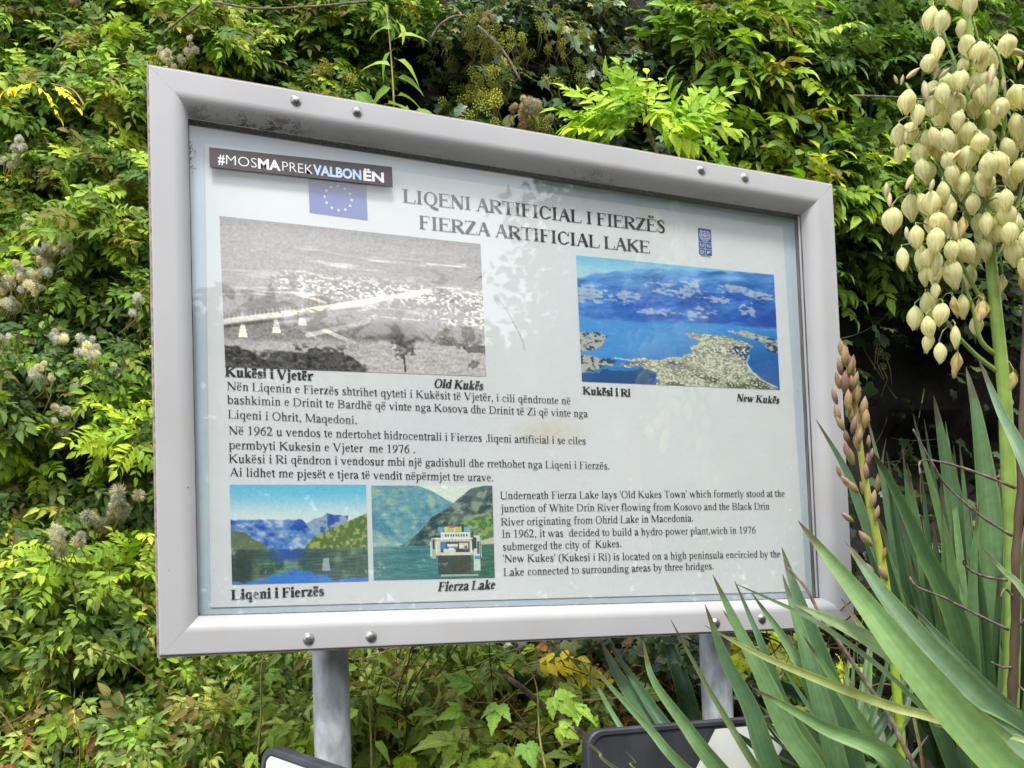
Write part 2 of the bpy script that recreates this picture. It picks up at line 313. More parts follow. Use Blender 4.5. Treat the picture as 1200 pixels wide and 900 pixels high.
def glyph(ch, bold):
    """-> advance, list of polygons-strips: each a list of (left point, right point)"""
    s, h = (156, 48) if bold else (102, 44)
    dia = ch in 'ëË'; c = {'ë': 'e', 'Ë': 'E'}.get(ch, ch)
    W = (BW if bold else AW).get(c, 500); X, C, A, D = 455, 662, 683, -217
    out = []
    def rect(x0, y0, x1, y1): out.append([((x0, y0), (x1, y0)), ((x0, y1), (x1, y1))])
    def pen(pts, n=5):
        P = [np.array(p[:2], float) for p in pts]; w_ = [p[2] for p in pts]
        Q = catmull([(*p, q) for p, q in zip(P, w_)], n) if len(pts) > 2 else [np.array((*p, q)) for p, q in zip(P, w_)]
        st = []
        for i, q in enumerate(Q):
            t = Q[min(i + 1, len(Q) - 1)][:2] - Q[max(i - 1, 0)][:2]; t = t / (np.linalg.norm(t) + 1e-9)
            nn = np.array((-t[1], t[0])) * max(q[2], 8) / 2; st.append((tuple(q[:2] + nn), tuple(q[:2] - nn)))
        out.append(st)
    def arc(cx, cy, rx, ry, a0, a1, sw=None, n=14):
        sw = sw or s; st = []
        for i in range(n + 1):
            a = math.radians(a0 + (a1 - a0) * i / n); th = h + (sw - h) * abs(math.cos(a)) ** 1.4
            co, si = math.cos(a), math.sin(a); st.append(((cx + rx * co, cy + ry * si), (cx + (rx - th) * co, cy + (ry - h - (th - h) * .15) * si)))
        out.append(st)
    def dot(cx, cy, r): out.append([((cx - r * math.cos(a), cy + r * math.sin(a)), (cx + r * math.cos(a), cy + r * math.sin(a))) for a in np.linspace(-PI / 2, PI / 2, 7)])
    def stem(xc, y0, y1, w_=None): w_ = w_ or s; rect(xc - w_ / 2, y0, xc + w_ / 2, y1)
    def sf(xc, y, hw=None):
        hw = hw or s / 2 + 62; t = 26 if not bold else 34; rect(xc - hw, min(y, y - 0), xc + hw, y + t) if y <= 10 else rect(xc - hw, y - t, xc + hw, y)
    def flag(xc, y): out.append([((xc - s / 2 - 66, y - 62), (xc - s / 2 - 62, y - 40)), ((xc - s / 2 + 4, y - 60), (xc + s / 2, y + 2))])
    a, b = 62 + s / 2 + 20, W - 62 - s / 2 - 12; m = W / 2
    def arch(x0, x1): pen([(x0 + s * .3, 350, h), (x0 + (x1 - x0) * .35, 425, h * 1.3), (x0 + (x1 - x0) * .68, 440, s * .62), (x1 - 2, 375, s), (x1, 290, s)])
    def bowl(cx, rx): arc(cx, X / 2 + 2, rx, X / 2 + 12, 0, 360)
    if c == 'i': stem(m, 0, X); sf(m, 0); flag(m, X); dot(m, 620, s * .6)
    elif c == 'j': flag(m + 20, X); stem(m + 20, -60, X); pen([(m + 20, -50, s), (m, -150, s * .7), (m - 60, -205, h * 1.3), (m - 130, -180, s * .6)]); dot(m + 20, 620, s * .6)
    elif c == 'l': stem(m, 0, A); sf(m, 0); flag(m, A)
    elif c in 'nh': stem(a, 0, X if c == 'n' else A); flag(a, X if c == 'n' else A); sf(a, 0); stem(b, 0, 300); sf(b, 0); arch(a, b)
    elif c == 'm': stem(a, 0, X); flag(a, X); sf(a, 0); stem(m, 0, 300); sf(m, 0); stem(b, 0, 300); sf(b, 0); arch(a, m); arch(m, b)
    elif c == 'r': stem(a, 0, X); flag(a, X); sf(a, 0, s / 2 + 70); pen([(a + s * .3, 340, h), (a + s * .5 + 50, 420, h * 1.5), (W - 60, 425, s * .9), (W - 25, 385, s * .7)])
    elif c == 'u': stem(a - 8, 120, X); flag(a - 8, X); stem(b, 0, X); flag(b, X); rect(b, 0, b + s / 2 + 55, 28); pen([(a - 8, 140, s), (a + 8, 50, s * .9), (a + 80, 12, h * 1.8), (b - s * .3, 75, h)])
    elif c == 'o': bowl(m, m - 30)
    elif c == 'e': arc(m, X / 2 + 2, m - 30, X / 2 + 12, 12, 318); rect(m - (m - 30) + s * .6, 255, W - 34, 255 + h)
    elif c == 'c': arc(m + 12, X / 2 + 2, m - 34, X / 2 + 12, 52, 318); dot(W - 82, 375, s * .52)
    elif c == 'a':
        q = W - 70 - s / 2; pen([(75, 340, s * .85), (95, 415, h * 1.8), (190, 450, h * 1.4), (q - 25, 415, s * .7), (q, 320, s)]); stem(q, 60, 330)
        pen([(q, 275, h), (170, 215, h * 1.5), (40 + s / 2, 105, s), (110 + s / 4, 12, h * 1.8), (q, 80, h)]); pen([(q, 90, s), (q + 25, 20, s * .7), (W - 5, 45, h)])
    elif c == 's': pen([(.84 * W, 325, h), (.76 * W, 415, h), (.5 * W, 448, h * 1.3), (.22 * W, 370, s * .9), (.45 * W, 255, s), (.76 * W, 150, s), (.68 * W, 25, h * 1.7), (.4 * W, 0, h * 1.2), (.18 * W, 40, h), (.12 * W, 140, h)])
    elif c == 't': stem(.46 * W, 90, 540); rect(12, X - h, W - 8, X); pen([(.46 * W, 110, s), (.52 * W, 25, s * .8), (W - 8, 55, h)]); pen([(10, X - 20, h), (.46 * W, 560, h)])
    elif c == 'f': stem(.4 * W, 0, 560); sf(.4 * W, 0); rect(15, X - h, W - 25, X); pen([(.4 * W, 540, s), (.46 * W, 640, s * .7), (.8 * W, 672, h * 1.4), (W + 30, 625, s * .7)])
    elif c == 'k': stem(a, 0, A); flag(a, A); sf(a, 0); pen([(a, 190, h * 1.2), (W - 110, 430, h * 1.2)]); sf(W - 110, X, 85); pen([(a + 80, 270, s), (W - 75, 8, s)]); sf(W - 70, 0, 75)
    elif c == 'b': stem(a - 15, 0, A); flag(a - 15, A); arc((a + W) / 2 - 30, X / 2 + 2, (W - a) / 2 + 5, X / 2 + 12, -140, 140)
    elif c == 'd': stem(b + 8, 0, A); flag(b + 8, A); rect(b, 0, W - 10, 28); arc(b / 2 + 30, X / 2 + 2, b / 2 - 5, X / 2 + 12, 40, 320)
    elif c == 'p': stem(a - 15, D, X); flag(a - 15, X); sf(a - 15, D); arc((a + W) / 2 - 30, X / 2 + 2, (W - a) / 2 + 5, X / 2 + 12, -140, 140)
    elif c == 'q': stem(b + 8, D, X); sf(b + 8, D); arc(b / 2 + 30, X / 2 + 2, b / 2 - 5, X / 2 + 12, 40, 320)
    elif c == 'g': arc(m - 18, 305, m - 75, 155, 0, 360, s * .85); arc(m, -90, m - 30, 118, 0, 360, s * .6); pen([(m - 90, 170, h), (m - 150, 110, s * .5), (m - 60, 45, s * .7), (m + 120, 20, s * .7)]); pen([(m + 60, 400, h), (W - 8, 420, s * .5)])
    elif c in 'vy': pen([(80, X, s), (m + 8, 10, s)]); pen([(W - 80, X, h * 1.1), (m, 0, h * 1.1)]); sf(90, X, 85); sf(W - 80, X, 70)
    elif c == 'w': pen([(75, X, s), (.34 * W, 10, s)]); pen([(.52 * W, X, h), (.32 * W, 0, h)]); pen([(.49 * W, X, s), (.7 * W, 10, s)]); pen([(W - 65, X, h), (.68 * W, 0, h)]); sf(80, X, 80); sf(.5 * W, X, 70); sf(W - 65, X, 60)
    elif c == 'x': pen([(90, X, s), (W - 90, 0, s)]); pen([(W - 90, X, h), (90, 0, h)]); sf(90, X, 80); sf(W - 90, X, 70); sf(90, 0, 70); sf(W - 90, 0, 80)
    elif c == 'z': rect(45, X - h, W - 45, X); rect(35, 0, W - 35, h); pen([(W - 95, X - 5, s * 1.05), (90, 5, s * 1.05)]); rect(45, X - 110, 70, X); rect(W - 58, 0, W - 32, 120)
    elif c == 'A': pen([(95, 0, h * 1.1), (m - 10, C, h * 1.1)]); pen([(m - 10, C, s * 1.1), (W - 105, 0, s * 1.1)]); rect(.27 * W, 215, .7 * W, 215 + h); sf(90, 0, 85); sf(W - 110, 0, 105)
    elif c == 'B': stem(110 + s / 4, 0, C); arc(W * .42, 500, W * .44, 162, -90, 90); arc(W * .42, 180, W * .5, 180, -90, 90); rect(20, 0, W * .45, 30); rect(20, C - 30, W * .45, C); rect(110, 338, W * .45, 338 + h)
    elif c == 'C': arc(m + 8, C / 2, m - 32, C / 2 + 14, 48, 318); rect(W - 65, C - 210, W - 38, C + 8); pen([(W - 115, 545, h * 2.0), (W - 60, 455, h)]); pen([(W - 130, 90, h * 1.2), (W - 35, 150, h)])
    elif c == 'G': arc(m - 2, C / 2, m - 32, C / 2 + 14, 50, 310); rect(W - 105, C - 210, W - 78, C + 8); pen([(W - 160, 555, h * 2.0), (W - 95, 455, h)]); stem(W - 125, 40, 290); sf(W - 125, 290, 100)
    elif c == 'D': stem(110 + s / 4, 0, C); arc(W * .38, C / 2, W * .57, C / 2, -90, 90); rect(20, 0, W * .4, 30); rect(20, C - 30, W * .4, C)
    elif c in 'EF':
        stem(110 + s / 4, 0, C); rect(20, C - 30, W - 50, C); rect(W - 78, C - 150, W - 50, C); rect(110, 335, W - 190, 335 + h); rect(W - 205, 270, W - 180, 440)
        if c == 'E': rect(20, 0, W - 25, 30); rect(W - 50, 0, W - 22, 165)
        else: rect(20, 0, 110 + s + 75, 28)
    elif c == 'H': stem(110 + s / 4, 0, C); stem(W - 110 - s / 4, 0, C); rect(110, 325, W - 110, 325 + h); [sf(x, y, s / 2 + 68) for x in (110 + s / 4, W - 110 - s / 4) for y in (0, C)]
    elif c == 'I': stem(m, 0, C); sf(m, 0, s / 2 + 72); sf(m, C, s / 2 + 72)
    elif c == 'J': stem(m + 50, 100, C); sf(m + 50, C, s / 2 + 72); pen([(m + 50, 110, s), (m + 20, 10, s * .7), (60, 30, s * .6)])
    elif c == 'K': stem(110 + s / 4, 0, C); sf(110 + s / 4, 0, s / 2 + 72); sf(110 + s / 4, C, s / 2 + 72); pen([(120, 290, h * 1.2), (W - 140, C - 15, h * 1.2)]); sf(W - 140, C, 105); pen([(.34 * W, 395, s * 1.05), (W - 105, 5, s * 1.05)]); sf(W - 100, 0, 105)
    elif c == 'L': stem(110 + s / 4, 0, C); sf(110 + s / 4, C, s / 2 + 78); rect(20, 0, W - 20, 30); pen([(W - 60, 15, h), (W - 22, 175, h)])
    elif c == 'M': stem(115, 0, C, h * 1.2); stem(W - 130, 0, C, s * 1.05); pen([(130, C, s * 1.1), (m - 10, 25, s * 1.1)]); pen([(m - 15, 10, h), (W - 150, C, h)]); sf(115, 0, 90); sf(W - 130, 0, s / 2 + 75); rect(20, C - 28, 190, C); rect(W - 200, C - 28, W - 20, C)
    elif c == 'N': stem(110, 0, C, h * 1.2); stem(W - 110, 10, C, h * 1.2); pen([(100, C - 20, s * 1.15), (W - 120, 15, s * 1.15)]); sf(110, 0, 92); sf(W - 110, C, 92); rect(15, C - 28, 150, C)
    elif c in 'OQ':
        arc(m, C / 2, m - 30, C / 2 + 14, 0, 360, n=22)
        if c == 'Q': pen([(m - 20, 10, h * 1.6), (m + 90, -90, s * .8), (W - 40, -160, s * .8), (W + 10, -165, h)])
    elif c in 'PR':
        stem(110 + s / 4, 0, C); arc(W * .42, 490, W * .48, 172, -90, 90); rect(20, C - 30, W * .45, C); rect(110, 318, W * .45, 318 + h); sf(110 + s / 4, 0, s / 2 + 72)
        if c == 'R': pen([(.45 * W, 330, s), (W - 75, 10, s)]); sf(W - 60, 0, 80)
    elif c == 'S': pen([(.83 * W, 480, h), (.78 * W, 600, h), (.52 * W, 655, h * 1.4), (.2 * W, 545, s * .95), (.42 * W, 390, s * 1.05), (.78 * W, 235, s), (.74 * W, 60, s * .8), (.45 * W, 5, h * 1.5), (.2 * W, 60, h), (.1 * W, 200, h)])
    elif c == 'T': stem(m, 0, C); sf(m, 0, s / 2 + 78); rect(20, C - 34, W - 20, C); rect(18, C - 165, 46, C); rect(W - 46, C - 165, W - 18, C)
    elif c == 'U': stem(110 + s / 4, 200, C); stem(W - 115, 200, C, h * 1.2); pen([(110 + s / 4, 215, s), (130 + s / 4, 90, s * .95), (m + 15, 5, h * 1.8), (W - 135, 90, h * 1.3), (W - 115, 215, h * 1.2)]); sf(110 + s / 4, C, s / 2 + 75); sf(W - 115, C, 90)
    elif c == 'V': pen([(105, C, s * 1.1), (m + 12, 0, s * 1.1)]); pen([(W - 100, C, h * 1.1), (m, -5, h * 1.1)]); sf(110, C, 105); sf(W - 100, C, 92)
    elif c == 'W': pen([(90, C, s * 1.1), (.34 * W, 0, s * 1.1)]); pen([(.52 * W, C, h * 1.1), (.33 * W, 0, h * 1.1)]); pen([(.48 * W, C, s * 1.1), (.71 * W, 0, s * 1.1)]); pen([(W - 85, C, h * 1.1), (.7 * W, 0, h * 1.1)]); sf(95, C, 92); sf(.48 * W, C, 90); sf(W - 85, C, 75)
    elif c == 'Z': rect(50, C - 34, W - 40, C); rect(30, 0, W - 25, 34); pen([(W - 110, C - 8, s * 1.15), (95, 8, s * 1.15)]); rect(50, C - 160, 78, C); rect(W - 50, 0, W - 22, 170)
    elif c == '1': stem(m, 0, 676); sf(m, 0, s / 2 + 78); pen([(m - 130, 575, h), (m, 650, s * .7)])
    elif c == '2': pen([(60, 490, h * 1.3), (110, 630, h * 1.6), (m, 650, s * .8), (W - 125, 500, s), (m, 250, s * .7), (60, 40, h)]); rect(40, 0, W - 45, 70); rect(W - 60, 60, W - 35, 140)
    elif c == '6': arc(m, 215, m - 35, 230, 0, 360); pen([(35 + s / 2, 230, s), (75 + s / 2, 440, s * .9), (m + 60, 620, h * 1.6), (W - 60, 676, h)])
    elif c == '7': rect(45, 600, W - 40, 662); pen([(W - 60, 640, h * 1.4), (m - 30, 0, s * .95)]); rect(40, 520, 66, 640)
    elif c == '9': arc(m, 445, m - 35, 230, 0, 360); pen([(W - 35 - s / 2, 430, s), (W - 80 - s / 2, 230, s * .9), (m - 60, 50, h * 1.6), (60, -10, h)])
    elif c == '.': dot(m, 50, s * .62)
    elif c == ',': dot(m, 50, s * .6); pen([(m + 20, 50, s * .6), (m + 10, -60, h), (m - 50, -135, h * .6)])
    elif c == "'": pen([(m, 676, s * .9), (m, 430, h * .7)])
    elif c == '(': pen([(W - 40, 690, h * .6), (110, 480, s * .8), (90, 240, s), (110, 20, s * .8), (W - 40, -170, h * .6)])
    elif c == ')': pen([(40, 690, h * .6), (W - 110, 480, s * .8), (W - 90, 240, s), (W - 110, 20, s * .8), (40, -170, h * .6)])
    if c == 'y': pen([(m + 5, 20, h * 1.1), (m - 60, -130, h * 1.5), (m - 120, -195, s * .6), (60, -180, s * .6)])
    if dia:
        yy = 600 if ch == 'ë' else 790; dot(m - 88, yy, s * .55); dot(m + 88, yy, s * .55)
    return W, out
GC = {}
def text_mesh(name, txt, p0, p1, em, parent, bold=False, italic=False, Y=0.0, mat=None, heavy=0):
    """lettering from p0 to p1 (x, z of the base line), em = height of the em square; drawn facing -Y"""
    strips = []; x = 0.0
    for ch in txt:
        k = (ch, bold)
        if k not in GC: GC[k] = glyph(ch, bold)
        W, sh = GC[k]
        for st in sh: strips.append((x, st))
        x += W
    sc = em / 1000; L = math.hypot(p1[0] - p0[0], p1[1] - p0[1]); sx = L / x
    ux, uz = (p1[0] - p0[0]) / L, (p1[1] - p0[1]) / L
    V = []; Fc = []
    offs = [(0, 0)] + ([(heavy, 0), (-heavy, 0), (0, heavy)] if heavy else [])
    for k, (x0, st) in enumerate(strips):
      for q, (ox, oz) in enumerate(offs):
        b = len(V); yy = Y - 0.00002 * (k % 5) - 0.0001 * q
        for l, r in st:
            for (gx, gy) in (l, r):
                if italic: gx = gx + gy * 0.24
                X_, Z_ = (x0 + gx) * sx + ox, gy * sc + oz
                V.append((p0[0] + X_ * ux, yy, p0[1] + X_ * uz + Z_))
        for i in range(len(st) - 1): Fc.append((b + 2 * i, b + 2 * i + 1, b + 2 * i + 3, b + 2 * i + 2))
    return mesh_obj(name, V, Fc, mat or M_ink, parent)

# ------------------------------------------------------------------ pictures printed on the sheet
def picture(name, quad, fn, nx, ny, parent, Y, label=None):
    """quad: TL,TR,BR,BL in board x,z ; fn(u,v)-> sRGB 0..255, v down"""
    u, v = np.meshgrid((np.arange(nx + 1)) / nx, (np.arange(ny + 1)) / ny)
    tl, tr, br, bl = [np.array(q) for q in quad]
    P = ((1 - u) * (1 - v))[..., None] * tl + (u * (1 - v))[..., None] * tr + (u * v)[..., None] * br + ((1 - u) * v)[..., None] * bl
    V = np.stack([P[..., 0].ravel(), np.full(u.size, Y), P[..., 1].ravel()], 1)
    i, j = np.meshgrid(np.arange(nx), np.arange(ny)); a = (j * (nx + 1) + i).ravel()
    Fq = np.stack([a, a + nx + 1, a + nx + 2, a + 1], 1)
    o = mesh_obj(name, V, Fq, M_print, parent, lina(fn(u, v)).reshape(-1, 3))
    if label: o['label'] = label
    return o
def mixc(a, b, m): m = np.clip(m, 0, 1)[..., None]; return a * (1 - m) + np.asarray(b, float) * m
def sst(x, a, b): t = np.clip((x - a) / (b - a + 1e-9), 0, 1); return t * t * (3 - 2 * t)
def full(u, c): return np.ones(u.shape + (3,)) * np.asarray(c, float)
def line_mask(u, v, pts, wd, asp=1.6):
    d = np.full(u.shape, 9.0)
    for (x0, y0), (x1, y1) in zip(pts[:-1], pts[1:]):
        ax, ay = (x1 - x0) * asp, (y1 - y0); t = np.clip((((u - x0) * asp) * ax + (v - y0) * ay) / (ax * ax + ay * ay), 0, 1)
        d = np.minimum(d, np.hypot((u - x0) * asp - t * ax, v - y0 - t * ay))
    return 1 - sst(d, wd * .6, wd)
def inside(u, v, poly, soft=None):
    c = np.zeros(u.shape, bool); n = len(poly)
    for i in range(n):
        (x0, y0), (x1, y1) = poly[i], poly[(i + 1) % n]
        cond = ((y0 > v) != (y1 > v)) & (u < (x1 - x0) * (v - y0) / (y1 - y0 + 1e-12) + x0); c ^= cond
    return c.astype(float)
def relief(u, v, f, seed, ax=1.0, ay=1.0):
    n = lambda a, b: np.abs(fbm(a * f * ax, b * f * ay, 4, seed) - .5)
    e = .35 / f; return (n(u + e, v + e * .4) - n(u - e, v - e * .4)) * 4.0
def pic_old(u, v):
    g = 150 + 26 * (fbm(u * 9, v * 26, 4, 1) - .5) + 24 * (fbm(u * 60, v * 90, 2, 2) - .5)
    g = g - 12 * sst(u, .3, 1) - 8 * sst(v, .1, .5)
    streak = fbm(u * 7, v * 48, 3, 5); g = g + 110 * sst(streak, .56, .82) * sst(v, .05, .2) * (1 - sst(v, .5, .62)) * (0.25 + .75 * sst(u + v, .3, .8))
    town = fbm(u * 95, v * 85, 2, 9); tz = np.exp(-((v - (.40 + .05 * u)) / .085) ** 2) * sst(u, .12, .25)
    g = g + 190 * sst(town, .52, .7) * tz - 70 * sst(1 - town, .62, .8) * tz
    tz2 = np.exp(-((v - .60 + .15 * (u - .8)) / .12) ** 2) * sst(u, .68, .8); g = g + 150 * sst(fbm(u * 85, v * 75, 2, 19), .5, .66) * tz2 - 60 * sst(fbm(u * 30, v * 34, 2, 29), .55, .75) * sst(u, .6, .9) * sst(v, .1, .3)
    g = np.where((v > .48) & (v < .72) & (u < .3), g - 14, g)
    for P, wd, a in (([(0, .70), (.28, .60), (.5, .51), (.78, .39)], .022, 150), ([(.2, .66), (.36, .60), (.55, .51)], .05, 60), ([(0, .735), (.28, .64), (.5, .55)], .012, -70), ([(.25, .47), (.37, .53)], .012, 90), ([(.3, .76), (.5, .66), (.56, .60)], .02, 70), ([(.36, .72), (.5, .82)], .016, 70), ([(.55, .60), (.98, .62)], .008, 70)):
        g = g + a * line_mask(u, v, P, wd)
    for k in range(22):                                   # railing posts of the bridge
        x = .02 + k * .0155; g = g + 60 * line_mask(u, v, [(x, .692 - .36 * x), (x, .655 - .36 * x)], .004)
    for x, y in ((.065, .74), (.185, .70), (.28, .64)): g = g + 130 * inside(u, v, [(x - .005, y - .03), (x + .008, y - .03), (x + .018, y + .06), (x - .016, y + .06)])
    g = g - 40 * np.exp(-(((u - .62) / .13) ** 2 + ((v - .72) / .09) ** 2) ** 2)         # dark field
    rb = sst(v, .80 - .08 * u, .84 - .06 * u); g = g * (1 - rb) + rb * (178 + 50 * (fbm(u * 22, v * 60, 3, 12) - .3))
    t = fbm(u * 26, v * 22, 3, 22); edge = .87 + .02 * np.sin(u * 9) + .10 * sst(u, .38, .52) + .07 * (t - .5)
    fo = sst(v, edge - .015, edge + .01) * (1 - sst(u, .5, .53)); g = g * (1 - fo) + fo * (38 + 120 * (fbm(u * 60, v * 50, 2, 3) - .3))
    sp = sst(t, .6, .66) * sst(v, .80, .86) * (1 - sst(u, .44, .5)) * sst(u, .15, .25); g = g * (1 - sp) + sp * 80
    for cx, cy, rx, ry, c in ((.665, .80, .045, .10, 50), (.66, .72, .022, .05, 62), (.95, .92, .025, .04, 90), (.98, .80, .09, .035, 70), (.88, .77, .07, .02, 80), (.80, .50, .05, .02, 90), (.93, .50, .04, .03, 80), (.97, .14, .05, .05, 100), (.64, .50, .02, .05, 100), (.655, .58, .018, .035, 90), (.78, .68, .05, .10, 118), (.92, .70, .1, .09, 112), (.40, .62, .18, .05, 128)):
        r = ((u - cx) / rx) ** 2 + ((v - cy) / ry) ** 2 + 2.0 * (fbm(u * 70, v * 60, 2, 31) - .5); m = 1 - sst(r, .6, 1.0); g = g * (1 - .85 * m) + .85 * m * (c + 30 * fbm(u * 90, v * 90, 1, 3))
    g = g * (1 - line_mask(u, v, [(.665, .88), (.667, .985)], .008)) + 60 * line_mask(u, v, [(.665, .88), (.667, .985)], .008)
    g = g + 46 * (fbm(u * 150, v * 95, 1, 63) - .5); g = 158 + (g - 150) * np.where(v < .72, .60, .95) + 18 * sst(v, .0, .1) * (1 - sst(v, .6, .75)) - 8; g = g + 12 * (RG.random(u.shape) - .5); return np.stack([g, g * .985, g * 1.09], -1) * .97
def pic_new(u, v):
    rl_ = np.interp(u, [0, .08, .2, .33, .45, .6, 1], [.17, .13, .085, .045, .03, .02, -.02]) + .006 * np.sin(u * 60)
    base = mixc(full(u, (126, 198, 238)), (176, 222, 240), sst(v, .0, .14)); hillc = mixc(full(u, (96, 158, 228)), (52, 112, 208), sst(v + .25 * u, .1, .5))
    rr3 = relief(u + .6 * v, v * 1.6, 6, 86); hillc = hillc + (rr3 * 38 + (fbm(u * 9 + v * 3, v * 16, 4, 4) - .5) * 50)[..., None]; base = mixc(base, hillc, sst(v, rl_, rl_ + .02))
    mt = sst(v, .10, .18) * (1 - sst(v, .44, .50)); rid = fbm(u * 9 + v * 9, v * 15 - u * 4, 4, 14); fine = fbm(u * 46, v * 60, 2, 15)
    base = mixc(base, (34, 82, 184), mt * sst(rid, .50, .62) * (.45 + .5 * u)); base = mixc(base, (20, 60, 166), .85 * mt * np.exp(-(((u - .93) / .12) ** 2 + ((v - .40) / .11) ** 2)) + .6 * mt * np.exp(-(((u - .60) / .12) ** 2 + ((v - .27) / .06) ** 2)))
    for cx, cy, rx, ry in ((.47, .20, .09, .05), (.55, .13, .05, .02), (.20, .30, .06, .04), (.38, .40, .08, .02), (.62, .36, .04, .035), (.85, .33, .035, .04), (.93, .20, .08, .025), (.77, .15, .05, .03), (.05, .30, .06, .05), (.57, .40, .05, .03), (.70, .26, .04, .02)):
        r_ = ((u - cx) / rx) ** 2 + ((v - cy) / ry) ** 2; base = mixc(base, (206, 208, 224), .72 * (1 - sst(r_ * .55 + 4.2 * (fine - .5) + 2.4 * (rid - .5), -.1, 1.0)))
    lk = sst(v, .47 + .02 * np.sin(u * 7), .50 + .02 * np.sin(u * 7)); base = mixc(base, mixc(full(u, (62, 148, 228)), (20, 88, 172), sst(v + .4 * (u - .5), .55, 1.0)), lk)
    base = base + ((fbm(u * 30, v * 90, 2, 33) - .5) * 16)[..., None]
    w1 = fbm(u * 18, v * 18, 3, 41) * .05 - .025; uu, vv = u + w1, v + w1
    pen = inside(uu, vv, [(.17, .86), (.24, .80), (.40, .78), (.50, .74), (.56, .68), (.60, .63), (.51, .58), (.56, .565), (.70, .555), (.80, .59), (.86, .63), (.83, .71), (.83, .80), (.88, .88), (.99, 1.0), (.96, 1.03), (.37, 1.03), (.36, .90), (.28, .86)])
    lt = inside(uu, vv, [(-.02, .62), (.07, .59), (.13, .63), (.12, .70), (.02, .77), (-.02, .77)]) + inside(uu, vv, [(-.02, .80), (.12, .80), (.17, .82), (.10, .90), (-.02, .94)]) + inside(uu, vv, [(.93, .62), (1.02, .60), (1.02, .71), (.95, .67)]) + inside(uu, vv, [(.75, .50), (.86, .52), (1.02, .58), (1.02, .64), (.84, .56), (.76, .53)])
    n1 = fbm(u * 55, v * 55, 3, 51); n2 = fbm(u * 11, v * 13, 3, 61)
    land = mixc(full(u, (204, 200, 172)), (104, 106, 96), .8 * sst(fbm(u * 95, v * 85, 2, 52), .48, .62)); land = mixc(land, (150, 146, 116), sst(n2, .4, .55) * .6); land = mixc(land, (48, 66, 104), sst(n2, .56, .66) * (1 - sst(v, .78, .9))); land = mixc(land, (70, 74, 48), sst(n2, .5, .64) * sst(v, .86, .95))
    land = mixc(land, (238, 234, 214), sst(fbm(u * 120, v * 120, 1, 71), .6, .75))
    base = mixc(base, land, pen); base = mixc(base, mixc(full(u, (186, 184, 172)), (40, 62, 98), sst(n1, .5, .62)), np.clip(lt, 0, 1))
    base = mixc(base, (214, 226, 236), .8 * line_mask(u, v, [(.16, .80), (.25, .815)], .008) + .8 * line_mask(u, v, [(.84, .72), (.825, .78), (.85, .86), (.9, .92), (.985, .98)], .008) + .6 * line_mask(u, v, [(.74, .52), (.86, .545), (.95, .585)], .012))
    base = mixc(base, (26, 70, 128), .9 * inside(uu, vv, [(.0, .95), (.14, .90), (.30, .88), (.36, .92), (.35, 1.02), (0, 1.02)]))
    base = 255 * (np.clip(base, 0, 255) / 255) ** .88; return base + 14 * (RG.random(u.shape + (1,)) - .5)
def pic_lake(u, v):
    b = mixc(full(u, (112, 198, 234)), (226, 238, 240), sst(v, .02, .36))
    r1 = .35 + 0 * u + .015 * (fbm(u * 30, u * 0, 3, 4) - .5) + (.06 * sst(u, .5, .56)); _r = .36 - .012 * np.sin(u * 20) - .012 * np.sin(u * 47) - .08 * np.exp(-((u - .73) / .07) ** 2) * 1.2 - .03 * np.exp(-((u - .85) / .03) ** 2) + .10 * np.exp(-((u - .6) / .04) ** 2) * 0
    m = sst(v, r1, r1 + .012); n = fbm(u * 13 + v * 9, v * 14, 4, 5); rf_ = relief(u + .4 * v, v, 5, 5) + .7 * relief(u - .3 * v, v, 12, 35)
    hc = mixc(full(u, (104, 146, 208)), (196, 210, 226), sst(rf_, .0, .9)); hc = mixc(hc, (44, 88, 180), sst(-rf_, .0, .9)); b = mixc(b, hc, m)
    b = mixc(b, mixc(full(u, (150, 176, 206)), (70, 104, 178), sst(-relief(u, v, 7, 44), 0, .4)), inside(u, v, [(.54, .40), (.60, .35), (.66, .33), (.70, .29), (.75, .31), (.86, .32), (.84, .42), (.7, .50), (.6, .52)])); b = mixc(b, (38, 78, 180), .8 * inside(u, v, [(.695, .295), (.74, .31), (.755, .40), (.70, .44)]))
    left = inside(u, v, [(0, .46), (.10, .48), (.17, .56), (.26, .62), (.24, .66), (0, .68)]); b = mixc(b, mixc(full(u, (86, 104, 96)), (120, 138, 92), n), left)
    hill = inside(u, v, [(.51, .66), (.60, .53), (.72, .46), (.85, .38), (1.01, .29), (1.01, .66)]); nn = fbm(u * 40, v * 30, 3, 8)
    b = mixc(b, mixc(full(u, (168, 176, 106)), (92, 122, 60), sst(nn + .3 * u, .58, .8)), hill)
    wt = sst(v, .645, .665); rf = fbm(u * 12, v * 40, 3, 15)
    wc = mixc(full(u, (70, 98, 92)), (128, 158, 120), sst(fbm(u * 9, v * 5, 4, 18), .38, .66)); wc = wc + ((fbm(u * 8, v * 70, 2, 28) - .5) * 50)[..., None]; wc = mixc(wc, (52, 88, 170), sst(1 - np.abs(u - .40) * 5, .1, .9) * (1 - sst(v, .72, .84)))
    wc = mixc(wc, (44, 56, 58), (1 - sst(u, .05, .25)) * .7); wc = mixc(wc, (190, 204, 214), inside(u, v, [(.66, .76), (.70, .75), (.71, .88), (.65, .88)]) * .8)
    wc = mixc(wc, (66, 132, 226), sst(v + .12 * (rf - .5) - .10 * np.exp(-((u - .45) / .18) ** 2) * -1, .96, .985)); b = mixc(b, wc, wt)
    return b + ((fbm(u * 80, v * 60, 2, 2) - .5) * 20)[..., None]
